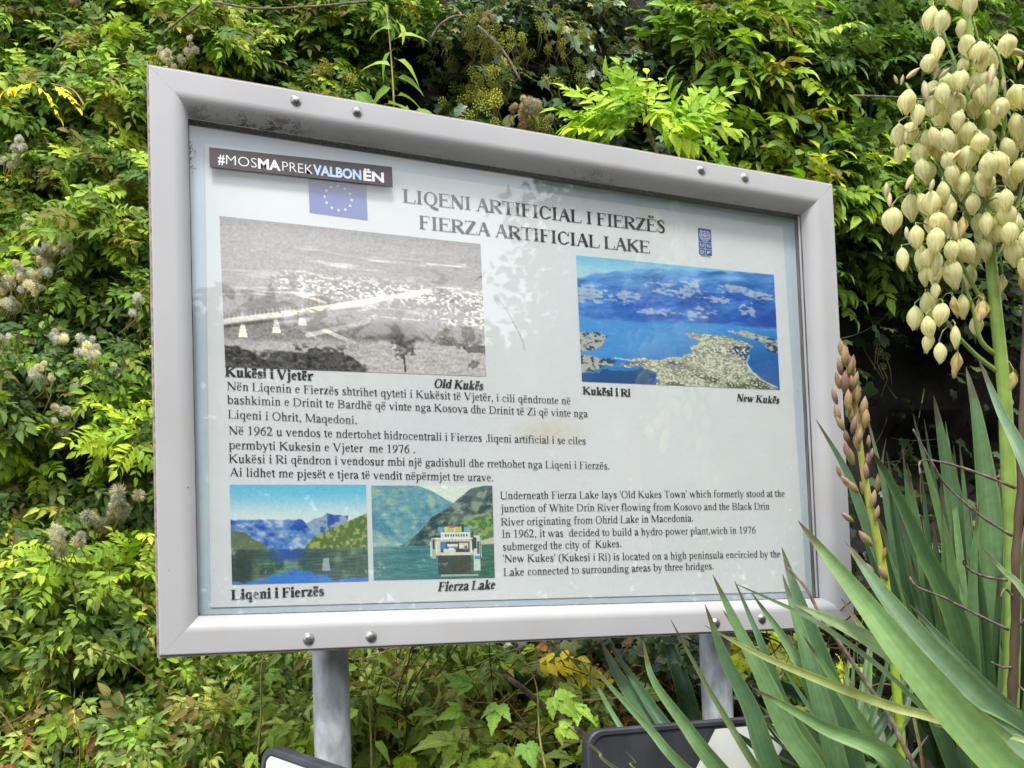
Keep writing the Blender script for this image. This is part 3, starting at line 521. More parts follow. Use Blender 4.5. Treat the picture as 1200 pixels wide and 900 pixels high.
def pic_ferry(u, v):
    n = fbm(u * 7 + v * 5, v * 9 - u * 3, 4, 6); n2 = fbm(u * 34, v * 34, 3, 16)
    b = full(u, (226, 236, 232)); r = np.interp(u, [0, .35, .5, .6, .68, 1], [-.1, -.02, .06, .14, .2, .3]); m = sst(v, r, r + .015)
    rr1 = relief(u - .5 * v, v, 5, 66) + .8 * relief(u, v, 14, 67); hc = mixc(full(u, (110, 164, 184)), (158, 190, 168), sst(rr1, 0, 1.)); hc = mixc(hc, (80, 140, 170), sst(-rr1, 0, 1.)); b = mixc(b, hc, m); b = mixc(b, (190, 210, 210), m * sst(v, .45, .66) * .35 * (1 - sst(u, .3, .5)))
    r2 = np.interp(u, [0, .14, .28, .38, .48, .6, .72, .82, 1], [.8, .68, .6, .48, .33, .25, .12, .02, -.02]); m = sst(v, r2, r2 + .015) * (1 - sst(v, .64, .655))
    rr2 = relief(u + .5 * v, v, 8, 76); hc = mixc(full(u, (82, 108, 108)), (140, 156, 136), sst(rr2 + .6 * (n2 - .5), 0, .5)); hc = mixc(hc, (42, 70, 82), sst(-rr2 + .6 * (n2 - .5), 0, .5)); b = mixc(b, hc, m); b = mixc(b, mixc(full(u, (70, 120, 66)), (128, 166, 88), sst(n2, .4, .6)), inside(u, v, [(.72, .40), (.86, .34), (1.01, .30), (1.01, .60), (.86, .60), (.8, .52)]))
    b = mixc(b, (206, 196, 176), inside(u, v, [(.88, .60), (1.01, .56), (1.01, .63), (.9, .64)]))
    wt = sst(v, .635, .655); wc = mixc(full(u, (70, 132, 140)), (48, 110, 92), sst(u, .45, .8)); wc = mixc(wc, (120, 168, 176), (1 - sst(u, .0, .3)) * (1 - sst(v, .66, .8)) * .6); wc = wc + ((fbm(u * 10, v * 60, 2, 9) - .5) * 40)[..., None]
    b = mixc(b, wc, wt)
    def R(x0, y0, x1, y1, c, a=1.0):
        nonlocal b
        b = mixc(b, c, a * ((u > x0) & (u < x1) & (v > y0) & (v < y1)))
    R(.52, .74, .80, .955, (52, 66, 58), .85); R(.50, .56, .82, .75, (214, 216, 200)); R(.545, .60, .79, .72, (74, 84, 84)); R(.55, .50, .80, .57, (222, 230, 234)); R(.58, .445, .74, .50, (198, 204, 104))
    R(.53, .45, .575, .50, (110, 176, 218)); R(.745, .45, .80, .50, (120, 180, 214)); R(.555, .60, .59, .68, (52, 140, 212)); R(.60, .63, .69, .67, (236, 238, 240)); R(.70, .62, .78, .68, (216, 214, 206))
    R(.57, .68, .67, .72, (222, 226, 240)); R(.69, .68, .78, .72, (70, 62, 96)); R(.55, .725, .80, .75, (226, 226, 214)); R(.47, .56, .505, .78, (176, 190, 184)); R(.82, .54, .88, .92, (214, 226, 226)); R(.825, .56, .85, .68, (50, 60, 66)); R(.83, .76, .88, .80, (76, 156, 212)); R(.48, .58, .50, .68, (52, 58, 58)); R(.805, .50, .825, .70, (58, 64, 66))
    for k in range(9): R(.585 + k * .022, .525, .597 + k * .022, .55, (66, 84, 110))
    for k in range(14): R(.505 + k * .0235, .575, .509 + k * .0235, .60, (120, 128, 120))
    R(.50, .568, .82, .574, (250, 250, 244)); R(.505, .60, .515, .73, (246, 246, 238)); R(.80, .60, .812, .73, (246, 246, 238)); R(.60, .655, .69, .672, (130, 150, 170)); R(.615, .672, .66, .69, (240, 240, 244)); R(.70, .64, .735, .66, (250, 246, 236)); R(.745, .65, .77, .70, (120, 110, 140))
    R(.55, .50, .80, .508, (250, 252, 252)); R(.46, .60, .47, .76, (240, 244, 240)); R(.885, .56, .892, .78, (236, 240, 240)); R(.855, .60, .875, .74, (70, 90, 100)); R(.59, .45, .60, .50, (250, 250, 240)); R(.66, .45, .67, .50, (250, 250, 220)); R(.64, .80, .78, .93, (58, 62, 44), .6)
    R(.725, .42, .745, .5, (40, 60, 70)); R(.54, .955, .86, .975, (206, 220, 214), .7); R(.62, .44, .67, .455, (214, 96, 70)); return b + ((fbm(u * 80, v * 80, 2, 2) - .5) * 26)[..., None]
def pic_flag(u, v): return full(u, (126, 132, 204)) + ((fbm(u * 3, v * 3, 2, 2) - .5) * 6)[..., None]

# ------------------------------------------------------------------ the board
YG, YP = 0.050, 0.065            # front of the clear pane, front of the printed sheet
BW_, BH_ = 1.7444, 1.2
board = empty('information_board', (0, 0, BASEZ), 'large grey framed information board about an artificial lake on two round posts', 'sign')
def B(px, py, Y): p = onY(px, py, Y); return (p[0], p[2] - BASEZ)
prof = [(0.0, 0.034), (0.0, 0.0012), (0.0012, 0.0), (0.0028, 0.0)] + [(0.0430, 0.0), (0.0450, 0.0001), (0.0500, 0.0009), (0.0545, 0.0026), (0.0590, 0.0054), (0.0635, 0.0094), (0.0680, 0.0146), (0.0715, 0.0200), (0.0745, 0.0265), (0.0765, 0.0335), (0.0775, 0.041)]
def rail(side):
    n = len(prof); V = []
    segs = 10
    for k in range(segs + 1):
        t = k / segs
        for (w_, y) in prof:
            w2 = w_ + 0.0
            if side in ('top', 'bottom'):
                x = w2 + (BW_ - 2 * w2) * t; z = BH_ - w2 if side == 'top' else w2
            else:
                z = w2 + (BH_ - 2 * w2) * t; x = w2 if side == 'left' else BW_ - w2
            g = 0.0006                                  # open mitre joint
            if side in ('top', 'bottom'): x += g * (1 - 2 * t)
            V.append((x, y, z))
    Fc = []
    for k in range(segs):
        for i in range(n - 1):
            q = (k * n + i, k * n + i + 1, (k + 1) * n + i + 1, (k + 1) * n + i); Fc.append(q if side in ('bottom', 'right') else q[::-1])
    o = mesh_obj('frame_rail', V, Fc, M_frame, board); 
    o.data.materials.append(M_edge)
    for p in o.data.polygons:
        if all(prof[v % n][0] == 0.0 for v in p.vertices): p.material_index = 1
        else: p.use_smooth = True
    return o
for s_ in ('top', 'bottom', 'left', 'right'): rail(s_)
# thin weathered back flange standing just proud of the outer edge of the frame
mb = MB()
for a_, b_ in (((-.0035, .0045, -.004), (-.0002, .034, BH_ + .004)), ((BW_ + .0002, .0045, -.004), (BW_ + .0035, .034, BH_ + .004)), ((-.0002, .0045, BH_ + .0006), (BW_ + .0002, .034, BH_ + .004)), ((-.0002, .0045, -.004), (BW_ + .0002, .034, -.0006))): mb.box(a_, b_)
mb.build('edge_trim', M_edge, board)
mb = MB(); i0, i1 = .0779, .0795
mb.box((i0, .0415, i0), (BW_ - i0, .0425 + .03, i1)); mb.box((i0, .0415, BH_ - i1), (BW_ - i0, .0725, BH_ - i0)); mb.box((i0, .0415, i1), (i1, .0725, BH_ - i1)); mb.box((BW_ - i1, .0415, i1), (BW_ - i0, .0725, BH_ - i1))
mb.build('gasket', M_rubber, board)
mb = MB(); mb.box((BW_ - .0845, .0440, .0797), (BW_ - .0797, .0465, BH_ - .0797)); mb.build('retaining_strip', M_frame, board)
mb = MB(); mb.box((.004, .074, .004), (BW_ - .004, .088, BH_ - .004)); mb.build('back_panel', M_galv, board)
mb = MB(); mb.box((.0797, YP + .002, .0797), (BW_ - .0797, YP + .0075, BH_ - .0797)); mb.build('backing_board', M_back, board)
mb = MB(); mb.box((.0800, YG, .0800), (BW_ - .0850, YG + .003, BH_ - .0800)); mb.build('clear_pane', M_glass, board)
q4 = [B(*p, YP) for p in ((240, 168), (917, 266), (945, 693), (247, 712))]
V = [(x, YP, z) for x, z in q4] + [(x, YP + .0012, z) for x, z in q4]
sheet = mesh_obj('printed_sheet', V, [(0, 3, 2, 1), (0, 1, 5, 4), (1, 2, 6, 5), (2, 3, 7, 6), (3, 0, 4, 7)], M_paper, board)
YT = YP - .0008
def quad(*pts): return [B(*p, YT) for p in pts]
picture('photo_print', quad((257, 253), (563, 286), (570, 441), (264, 430)), pic_old, 340, 200, sheet, YT, 'black and white aerial photo of the old town with a bridge')
picture('photo_print', quad((675, 299), (907, 322), (914, 457), (682, 447)), pic_new, 300, 180, sheet, YT, 'blue aerial photo of the new town on its peninsula')
picture('photo_print', quad((269, 568), (429, 568), (432, 681), (272, 685)), pic_lake, 230, 165, sheet, YT, 'photo of blue mountains mirrored in the lake')
picture('photo_print', quad((435, 569), (577, 569), (580, 677), (438, 680)), pic_ferry, 250, 190, sheet, YT, 'photo of a car ferry between steep green hills')
fq = quad((361, 207), (429, 215), (431, 258), (363, 249))
flag = picture('flag_emblem', fq, pic_flag, 20, 14, sheet, YT, 'blue flag with a ring of twelve stars')
mb = MB(); fc = np.mean(np.array(fq), 0)
for k in range(12):
    a = 2 * PI * k / 12; cx, cz = fc[0] + .0305 * math.sin(a) , fc[1] + .0275 * math.cos(a)
    pts = [(cx + (0.0044 if j % 2 == 0 else .0019) * math.sin(j * PI / 5), YT - .0003, cz + (0.0044 if j % 2 == 0 else .0019) * math.cos(j * PI / 5)) for j in range(10)]
    mb.add([(cx, YT - .0003, cz)] + pts, [(0, 1 + (j + 1) % 10, 1 + j) for j in range(10)])
st = mb.build('star_ring', M_print, None); st.parent = sheet
a_ = st.data.color_attributes.new('tint', 'FLOAT_COLOR', 'POINT'); a_.data.foreach_set('color', np.tile(np.array([*lin(236, 236, 214), 1.0], np.float32), len(st.data.vertices)))
T = [('LIQENI ARTIFICIAL I FIERZËS', (472, 237), (780, 273), .0478, 1, 0), ('FIERZA ARTIFICIAL LAKE', (491, 268), (762, 297), .0478, 1, 0),
     ('Kukësi i Vjetër', (264, 441), (367, 446), .0305, 1, 0), ('Old Kukës', (508, 454), (566, 457), .030, 1, 1),
     ('Nën Liqenin e Fierzës shtrihet qyteti i Kukësit të Vjetër, i cili qëndronte në', (266, 457), (669, 474), .0272, 0, 0),
     ('bashkimin e Drinit te Bardhë që vinte nga Kosova dhe Drinit të Zi që vinte nga', (266, 473), (689, 489), .0272, 0, 0),
     ('Liqeni i Ohrit, Maqedoni.', (267, 490), (419, 497), .0272, 0, 0),
     ('Në 1962 u vendos te ndertohet hidrocentrali i Fierzes ,liqeni artificial i se ciles', (268, 509), (687, 521), .0272, 0, 0),
     ('permbyti Kukesin e Vjeter  me 1976 .', (268, 526), (487, 531), .0272, 0, 0),
     ('Kukësi i Ri qëndron i vendosur mbi një gadishull dhe rrethohet nga Liqeni i Fierzës.', (268, 542), (715, 550), .0272, 0, 0),
     ('Ai lidhet me pjesët e tjera të vendit nëpërmjet tre urave.', (269, 558), (579, 564), .0272, 0, 0),
     ('Kukësi i Ri', (683, 462), (739, 465), .0285, 1, 0), ('New Kukës', (863, 470), (913, 473), .0285, 1, 1),
     ('Liqeni i Fierzës', (271, 703), (380, 698), .031, 1, 0), ('Fierza Lake', (513, 693), (580, 690), .031, 1, 1),
     ("Underneath Fierza Lake lays 'Old Kukes Town' which formerly stood at the", (586, 585), (920, 582), .0272, 0, 0),
     ('junction of White Drin River flowing from Kosovo and the Black Drin', (587, 600), (902, 597), .0272, 0, 0),
     ('River originating from Ohrid Lake in Macedonia.', (587, 616), (813, 611), .0272, 0, 0),
     ('In 1962, it was  decided to build a hydro power plant,wich in 1976', (588, 630), (886, 625), .0272, 0, 0),
     ('submerged the city of  Kukes.', (589, 645), (729, 641), .0272, 0, 0),
     ("'New Kukes' (Kukesi i Ri) is located on a high peninsula encircled by the", (589, 659), (915, 653), .0272, 0, 0),
     ('Lake connected to surrounding areas by three bridges.', (590, 675), (837, 667), .0272, 0, 0)]
for t, a_, b_, em, bo, it in T:
    cap = bo and em < .04
    text_mesh('heading_text' if em > .04 else ('caption_text' if bo else 'body_text'), t, B(*a_, YT), B(*b_, YT), em, sheet, bool(bo), bool(it), YT - .0002, M_ink, heavy=.0005 if cap else 0)
# sans lettering with the built-in face
def sans(name, txt, p0, width, height, parent, Y, mat, weight=0.0, ang=0.0):
    cu = bpy.data.curves.new('t', 'FONT'); cu.body = txt; cu.size = 1; cu.offset = weight; cu.resolution_u = 3
    to = bpy.data.objects.new('t', cu); COL.objects.link(to); dg = bpy.context.evaluated_depsgraph_get(); me = bpy.data.meshes.new_from_object(to.evaluated_get(dg))
    bpy.data.objects.remove(to); bpy.data.curves.remove(cu)
    V = np.array([v.co[:] for v in me.vertices]); Fc = [tuple(p.vertices) for p in me.polygons]; bpy.data.meshes.remove(me)
    x0, x1 = V[:, 0].min(), V[:, 0].max(); sx = width / (x1 - x0); sz = height / 0.73
    X_ = (V[:, 0] - x0) * sx; Z_ = V[:, 1] * sz
    P = np.stack([p0[0] + X_ * math.cos(ang), np.full(len(V), Y), p0[1] + X_ * math.sin(ang) + Z_], 1)
    return mesh_obj(name, P, Fc, mat, parent)
sk = [B(*p, YG - .0005) for p in ((245, 173), (459, 196), (460, 219), (246, 196))]
V = [(x, YG - .0025, z) for x, z in sk] + [(x, YG - .0003, z) for x, z in sk]
stick = mesh_obj('sticker', V, [(0, 3, 2, 1), (0, 1, 5, 4), (1, 2, 6, 5), (2, 3, 7, 6), (3, 0, 4, 7)], M_stick, board); stick['label'] = 'dark grey strip sticker with white and pale blue lettering'
YS = YG - .0028
for t, xa, xb, wgt, mt in (('#', 255.5, 263.5, .02, M_sktext), ('MOS', 265, 301, -.012, M_sktext), ('MA', 302.5, 329, .034, M_sktext), ('PREK', 331, 366.5, -.012, M_sktext), ('VALBON', 367, 423.5, .034, M_skblue), ('ËN', 426, 450, .034, M_sktext)):
    f = lambda x: B(x, 191.5 + (x - 255) * (213.6 - 191.5) / (450 - 255), YS)
    p0, p1 = f(xa), f(xb); sans('sticker_text', t, p0, math.hypot(p1[0] - p0[0], p1[1] - p0[1]), .0225, stick, YS, mt, wgt, math.atan2(p1[1] - p0[1], p1[0] - p0[0]))
# UNDP style logo: emblem square and four letter squares
L = [B(*p, YT) for p in ((818, 267), (833, 268.5), (835, 299.5), (820, 297.5))]
lx, lz, lw, lh = L[0][0], L[0][1], L[1][0] - L[0][0], L[0][1] - L[3][1]; g = lw * .05
mb = MB()
def r2(x0, z0, x1, z1, yy): mb.add([(x0, yy, z0), (x1, yy, z0), (x1, yy, z1), (x0, yy, z1)], [(0, 1, 2, 3)])
r2(lx, lz - lh * .5, lx + lw, lz, YT)
hs = lh * .23
for r_ in range(2):
    for c_ in range(2): r2(lx + c_ * (lw / 2 + g / 2), lz - lh * .53 - r_ * (hs + g) - hs, lx + c_ * (lw / 2 + g / 2) + lw / 2 - g / 2, lz - lh * .53 - r_ * (hs + g), YT)
logo = mb.build('logo', M_undp, sheet)
mb = MB(); cx, cz, rr = lx + lw / 2, lz - lh * .25, lw * .30
for r0, r1 in ((rr * .95, rr * .80), (rr * .45, rr * .33)):
    P = [(cx + r * math.cos(a), YT - .0003, cz + r * math.sin(a)) for a in np.linspace(0, 2 * PI, 25)[:-1] for r in (r0, r1)]
    mb.add(P, [(2 * k, 2 * k + 1, (2 * k + 3) % 48, (2 * k + 2) % 48) for k in range(24)])
for k in (0, 2):
    a = k * PI / 4; dx, dz = math.cos(a), math.sin(a); t_ = rr * .06
    mb.add([(cx - rr * dx - t_ * dz, YT - .00035, cz - rr * dz + t_ * dx), (cx - rr * dx + t_ * dz, YT - .00035, cz - rr * dz - t_ * dx), (cx + rr * dx + t_ * dz, YT - .00035, cz + rr * dz - t_ * dx), (cx + rr * dx - t_ * dz, YT - .00035, cz + rr * dz + t_ * dx)], [(0, 1, 2, 3)])
for s in (-1, 1):                                    # two olive branches
    for k in range(9):
        a = -PI / 2 + s * (.25 + k * .27); x, z = cx + rr * 1.28 * math.cos(a), cz + rr * 1.28 * math.sin(a); e = rr * .17
        mb.add([(x - e, YT - .0003, z), (x, YT - .0003, z - e), (x + e, YT - .0003, z), (x, YT - .0003, z + e)], [(0, 1, 2, 3)])
mb.build('logo_emblem', M_white, sheet)
for k, ch in enumerate('UNDP'):
    c_, r_ = k % 2, k // 2
    sans('logo_text', ch, (lx + c_ * (lw / 2 + g / 2) + lw * .12, lz - lh * .53 - r_ * (hs + g) - hs * .82), lw * .24, hs * .62, sheet, YT - .0003, M_white, .0)
sans('logo_text', 'Albania', (lx + lw * .12, lz - lh * 1.09), lw * .76, lw * .13, sheet, YT - .0003, M_ink)
# scratch on the sheet
mb = MB(); P = [np.array((*B(x, y, YT - .0004), 0)) for x, y in ((577, 346), (590, 358), (603, 380), (612, 398), (615, 411))]
Q = catmull(P, 5); 
for a_, b_ in zip(Q[:-1], Q[1:]):
    mb.add([(a_[0] - .0006, YT - .0004, a_[1]), (a_[0] + .0006, YT - .0004, a_[1]), (b_[0] + .0006, YT - .0004, b_[1]), (b_[0] - .0006, YT - .0004, b_[1])], [(0, 1, 2, 3)])
mb.build('scratch', simple('scratch_grey', lin(150, 150, 148), None, 10, 0.7), sheet)
# dome-headed bolts
def dome():
    V = [(0, -.0052, 0)]; rs = ((.0035, -.0048), (.0065, -.0036), (.0085, -.0018), (.0095, 0.0), (.0098, .0002)); S = 16
    for r, y in rs: V += [(r * math.cos(2 * PI * k / S), y, r * math.sin(2 * PI * k / S)) for k in range(S)]
    Fc = [(0, 1 + k, 1 + (k + 1) % S) for k in range(S)]
    for j in range(len(rs) - 1): Fc += [(1 + j * S + k, 1 + (j + 1) * S + k, 1 + (j + 1) * S + (k + 1) % S, 1 + j * S + (k + 1) % S) for k in range(S)]
    return V, Fc
dV, dF = dome(); bolt0 = mesh_obj('bolt', dV, dF, M_bolt, board, smooth=True)
for k, (px, py) in enumerate(((347, 117), (419, 130), (823, 198.5), (874, 207.5), (362, 749), (435.5, 746), (840, 730), (894, 725))):
    o = bolt0 if k == 0 else bolt0.copy()
    if k: COL.objects.link(o)
    p = B(px, py, -.003); o.location = (p[0], -.0004, p[1]); o.rotation_euler = (0, k * .7, 0); o.scale = (1.3, 1.3, 1.3)
# round galvanised posts with a front strap behind the frame
for xc in (0.3674, 1.3893):
    mb = MB(); r = .0405; S = 28; ring = [(xc + r * math.cos(2 * PI * k / S), .130 + r * math.sin(2 * PI * k / S)) for k in range(S)]
    zs = (-1.55, -.3, -.02, 1.12)
    V = [(x, y, z) for z in zs for x, y in ring]; Fc = [(j * S + k, j * S + (k + 1) % S, (j + 1) * S + (k + 1) % S, (j + 1) * S + k) for j in range(3) for k in range(S)] + [tuple(3 * S + k for k in range(S))]
    mesh_obj('post', V, Fc, M_galv, board, smooth=True)
# cobweb dirt in the upper left corner of the pane and specks
mb = MB(); rr_ = random.Random(5)
for (cx, cy, sx_, sy_, n_) in ((222, 176, 1.6, 9, 46), (227, 186, 2, 7, 16), (238, 722, 5, 2, 14), (230, 724, 4, 1, 10), (936, 458, 2, 1, 5), (331, 722, 3, 1, 6), (545, 214, 9, 4, 0)):
    for _ in range(n_):
        x, z = B(cx + rr_.gauss(0, sx_), cy + rr_.gauss(0, sy_), YG); e = rr_.uniform(.0004, .0016)
        x = max(x, .0815); mb.add([(x - e, YG - .0004, z), (x, YG - .0010, z - e), (x + e, YG - .0004, z), (x, YG - .0006, z + e)], [(0, 1, 2), (0, 2, 3)])
dd = mb.build('dirt_specks', simple('dirt', lin(52, 46, 40), lin(92, 84, 72), 90, 0.9), board); dd['kind'] = 'stuff'

#--PLANTS--
# ------------------------------------------------------------------ leaf shapes (x across, y along, z up)
LREG = {}
def leaf_blade(n=4, wd=0.5, fold=0.15, droop=0.25, shape='ovate', serr=0.0):
    ys = np.linspace(0, 1, n + 1)
    if shape == 'ovate': wf = lambda y: np.sin(PI * y ** 0.72) ** 0.9
    elif shape == 'round': wf = lambda y: np.sin(PI * y ** 0.85) ** 0.55
    elif shape == 'lance': wf = lambda y: np.sin(PI * y ** 0.8) ** 1.1
    else: wf = lambda y: np.sin(PI * y ** 0.55) ** 1.0
    mid = [(0, y, -droop * y * y) for y in ys]; V = list(mid); L = {}; Rr = {}
    for k in range(1, n):
        y = ys[k]; w_ = wd / 2 * wf(y) * (1 + (serr if k % 2 else -serr)); z = -droop * y * y + fold * w_
        yo = y + (serr * .12 if k % 2 else 0)
        L[k] = len(V); V.append((-w_, yo, z)); Rr[k] = len(V); V.append((w_, yo, z))
    Fc = [(0, 1, L[1]), (0, Rr[1], 1)]
    for k in range(1, n - 1):
        Fc += [(k, k + 1, L[k + 1]), (k, L[k + 1], L[k]), (k, Rr[k], Rr[k + 1]), (k, Rr[k + 1], k + 1)]
    Fc += [(n - 1, n, L[n - 1]), (n - 1, Rr[n - 1], n)]
    Fc = np.array(Fc); LREG[id(Fc)] = (Fc, n + 1); return np.array(V, float), Fc
def tf(V, scale=1.0, rz=0.0, rx=0.0, ry=0.0, t=(0, 0, 0)):
    V = V * scale
    c, s = math.cos(ry), math.sin(ry); V = V @ np.array([[c, 0, -s], [0, 1, 0], [s, 0, c]])
    c, s = math.cos(rx), math.sin(rx); V = V @ np.array([[1, 0, 0], [0, c, s], [0, -s, c]])
    c, s = math.cos(rz), math.sin(rz); V = V @ np.array([[c, s, 0], [-s, c, 0], [0, 0, 1]])
    return V + np.array(t)
def join(parts):
    V = []; Fc = []; C = []; n = 0
    for v, f, c in parts:
        V.append(v); Fc.append(f + n); c4 = np.ones((len(v), 4)); c = np.asarray(c, float)
        if c.ndim == 2 and c.shape[1] == 4: c4 = c.copy()
        else: c4[:, :3] *= c
        if id(f) in LREG and LREG[id(f)][0] is f: c4[:LREG[id(f)][1], 3] = 0.0
        C.append(c4); n += len(v)
    return np.concatenate(V), np.concatenate(Fc), np.concatenate(C)
def stick(p0, p1, r):
    p0 = np.array(p0, float); p1 = np.array(p1, float); t = p1 - p0; t /= np.linalg.norm(t) + 1e-9; a = np.cross(t, (0.3, 0.2, 1)); a /= np.linalg.norm(a) + 1e-9; b = np.cross(t, a)
    V = [p0 + r * (math.cos(k) * a + math.sin(k) * b) for k in (0, 2.09, 4.19)] + [p1 + r * .6 * (math.cos(k) * a + math.sin(k) * b) for k in (0, 2.09, 4.19)]
    return np.array(V), np.array([(0, 1, 4), (0, 4, 3), (1, 2, 5), (1, 5, 4), (2, 0, 3), (2, 3, 5)])
def frond(pairs=5, ll=0.34, wd=0.42, n=2, droop=0.35, rnd=None, shape='ovate', stalk=0.18):
    """pinnate leaf of total length about 1: rachis, paired leaflets, one at the tip"""
    rnd = rnd or random; P = []; pos = lambda y: np.array((0, y, -droop * y * y))
    for k in range(4): P.append((*stick(pos(k / 4), pos((k + 1) / 4), 0.008), (0.9, 1.0, 0.7)))
    for k in range(pairs):
        y = stalk + (0.86 - stalk) * k / (pairs - 0.4); sz = ll * (0.75 + 0.35 * math.sin(PI * (k + .7) / pairs)) * rnd.uniform(.85, 1.12)
        for s in (-1, 1):
            v, f = leaf_blade(n, wd * rnd.uniform(.9, 1.1), .35, rnd.uniform(.1, .4), shape)
            v = tf(v, sz, -s * math.radians(rnd.uniform(48, 68)), rnd.uniform(-.35, .15), rnd.uniform(-.35, .35), pos(y) + np.array((0, rnd.uniform(-.01, .01), .004)))
            P.append((v, f, np.array((1, 1, 1)) * rnd.uniform(.82, 1.15)))
    v, f = leaf_blade(n, wd, .3, .3, shape); P.append((tf(v, ll * 1.05, rnd.uniform(-.15, .15), -.3, 0, pos(.9)), f, 1.05))
    return join(P)
def trifol(rnd=None, n=10, serr=.13):
    rnd = rnd or random; P = [(*stick((0, 0, 0), (0, .38, -.03), .010), (.8, .9, .6))]
    for a, s, y in ((0, .62, .36), (1.05, .5, .34), (-1.05, .5, .34)):
        v, f = leaf_blade(n, .62, .3, rnd.uniform(.15, .5), 'broad', serr); P.append((tf(v, s * rnd.uniform(.9, 1.1), -a + rnd.uniform(-.1, .1), rnd.uniform(-.4, .1), rnd.uniform(-.2, .2), (0, y, -.03)), f, rnd.uniform(.88, 1.1)))
    return join(P)
def ivy_leaf(rnd=None):
    rnd = rnd or random
    out = [(0, 0), (-.30, -.10), (-.44, .16), (-.34, .36), (-.40, .62), (-.17, .60), (0, 1.0), (.17, .60), (.40, .62), (.34, .36), (.44, .16), (.30, -.10)]
    V = [(0, .34, .0)] + [(x * rnd.uniform(.85, 1.1), y * rnd.uniform(.93, 1.07), -.22 * (x * x + (y - .3) ** 2) * 1.2 + (.05 if i % 2 else -.02)) for i, (x, y) in enumerate(out)]
    n = len(out); Fc = [(0, 1 + (k + 1) % n, 1 + k) for k in range(n)]
    P = [(np.array(V, float), np.array(Fc), 1.0), (*stick((0, 0, 0), (0, -.4, -.1), .012), (.8, .7, .5))]
    return join(P)
def single(n=4, wd=.6, shape='ovate', serr=0, rnd=None, droop=.3):
    rnd = rnd or random; v, f = leaf_blade(n, wd, .3, droop, shape, serr); P = [(v + np.array((0, .15, 0)), f, 1.0), (*stick((0, 0, 0), (0, .16, 0), .012), .9)]
    return join(P)
def clump(base, k=5, rnd=None, spread=.9):
    """a short twig carrying several single leaves"""
    rnd = rnd or random; P = [(*stick((0, 0, 0), (0, 1.1, 0), .018), (.9, .8, .5))]
    for i in range(k):
        v, f, c = base[rnd.randrange(len(base))]; s = rnd.uniform(.42, .62); c = c.copy(); c[:, :3] *= rnd.uniform(.85, 1.12); P.append((tf(v, s, (1 if i % 2 else -1) * rnd.uniform(.5, 1.2) * (0 if i == k - 1 else 1), rnd.uniform(-.5, .3), rnd.uniform(-.5, .5), (0, .15 + .85 * i / k, 0)), f, c))
    return join(P)
def basis(nrm, direc):
    """arrays of 3x3 whose rows are x,y,z axes; z = nrm, y ~ direc"""
    z = nrm / (np.linalg.norm(nrm, axis=1, keepdims=True) + 1e-9); y = direc - z * np.sum(direc * z, 1, keepdims=True); y /= np.linalg.norm(y, axis=1, keepdims=True) + 1e-9
    return np.stack([np.cross(y, z), y, z], 1)
def scatter_mesh(name, temps, P, Bs, S, tint, mat, parent):
    which = RG.integers(0, len(temps), len(P)); Vs = []; Fs = []; Cs = []; n = 0
    for q, (v, f, c) in enumerate(temps):
        i = np.nonzero(which == q)[0]
        if not len(i): continue
        W = np.einsum('vk,nkj->nvj', v, Bs[i]) * S[i][:, None, None] + P[i][:, None, :]
        Cc = np.repeat(c[None], len(i), 0); Cc[..., :3] *= tint[i][:, None, :]; k = len(v)
        Vs.append(W.reshape(-1, 3)); Cs.append(Cc.reshape(-1, 4)); Fs.append((f[None] + (np.arange(len(i)) * k)[:, None, None]).reshape(-1, 3) + n); n += len(i) * k
    o = mesh_obj(name, np.concatenate(Vs), np.concatenate(Fs), mat, parent, np.concatenate(Cs)); o['kind'] = 'stuff'; return o
VIEW = -(Rm.T @ np.array([0, 0, 1.0]))            # from the bank towards where one looks from
OUT = np.array([0.16, -0.93, 0.33]); UP = np.array([0, 0, 1.0]); SIDE = np.array([1.0, 0.15, 0])
def leaf_axes(n, out=.8, up=.6, jn=.45, down=.5, jd=.7, lift=0):
    nrm = OUT * out + UP * up + RG.normal(0, jn, (n, 3)); d = OUT * .35 - UP * down + UP * lift + RG.normal(0, jd, (n, 3)); return basis(nrm, d)
def sample(blobs, n, reject=None):
    """picture directions drawn from soft ellipses (cx, cy, rx, ry, weight)"""
    w_ = np.array([b[4] if len(b) > 4 else b[2] * b[3] for b in blobs], float); k = RG.choice(len(blobs), n, p=w_ / w_.sum()); b = np.array([x[:4] for x in blobs])[k]
    r = RG.random(n) ** .5 * 1.08; a = RG.random(n) * 2 * PI
    return b[:, 0] + b[:, 2] * r * np.cos(a), b[:, 1] + b[:, 3] * r * np.sin(a)
def behind_board(px, py):
    return (px > 205) & (px < 955) & (py > 110 + (px - 175) * .172) & (py < 745 - (px - 187) * .043)
SH = {}; WB = np.array((1.30, 1.17, .98))
def tinted(cols, n, var=.18):
    c = np.array([lin(*x) for x in cols])[RG.integers(0, len(cols), n)] * WB; return c * (1 + RG.normal(0, var, (n, 1))).clip(.45, 1.6) * (1 + RG.normal(0, .05, (n, 3)))
def proto_meshes(key, temps, cols, mat):
    """shared meshes for the leaves that are objects of their own"""
    if key in SH: return SH[key]
    out = []
    for q, (v, f, c) in enumerate(temps):
        for col in cols:
            o = mesh_obj('leaf', v, f, mat, None, c * np.array([*(np.array(lin(*col)) * (WB if mat is M_leaf else 1)), 1])); out.append(o.data); bpy.data.objects.remove(o)
    SH[key] = out; return out
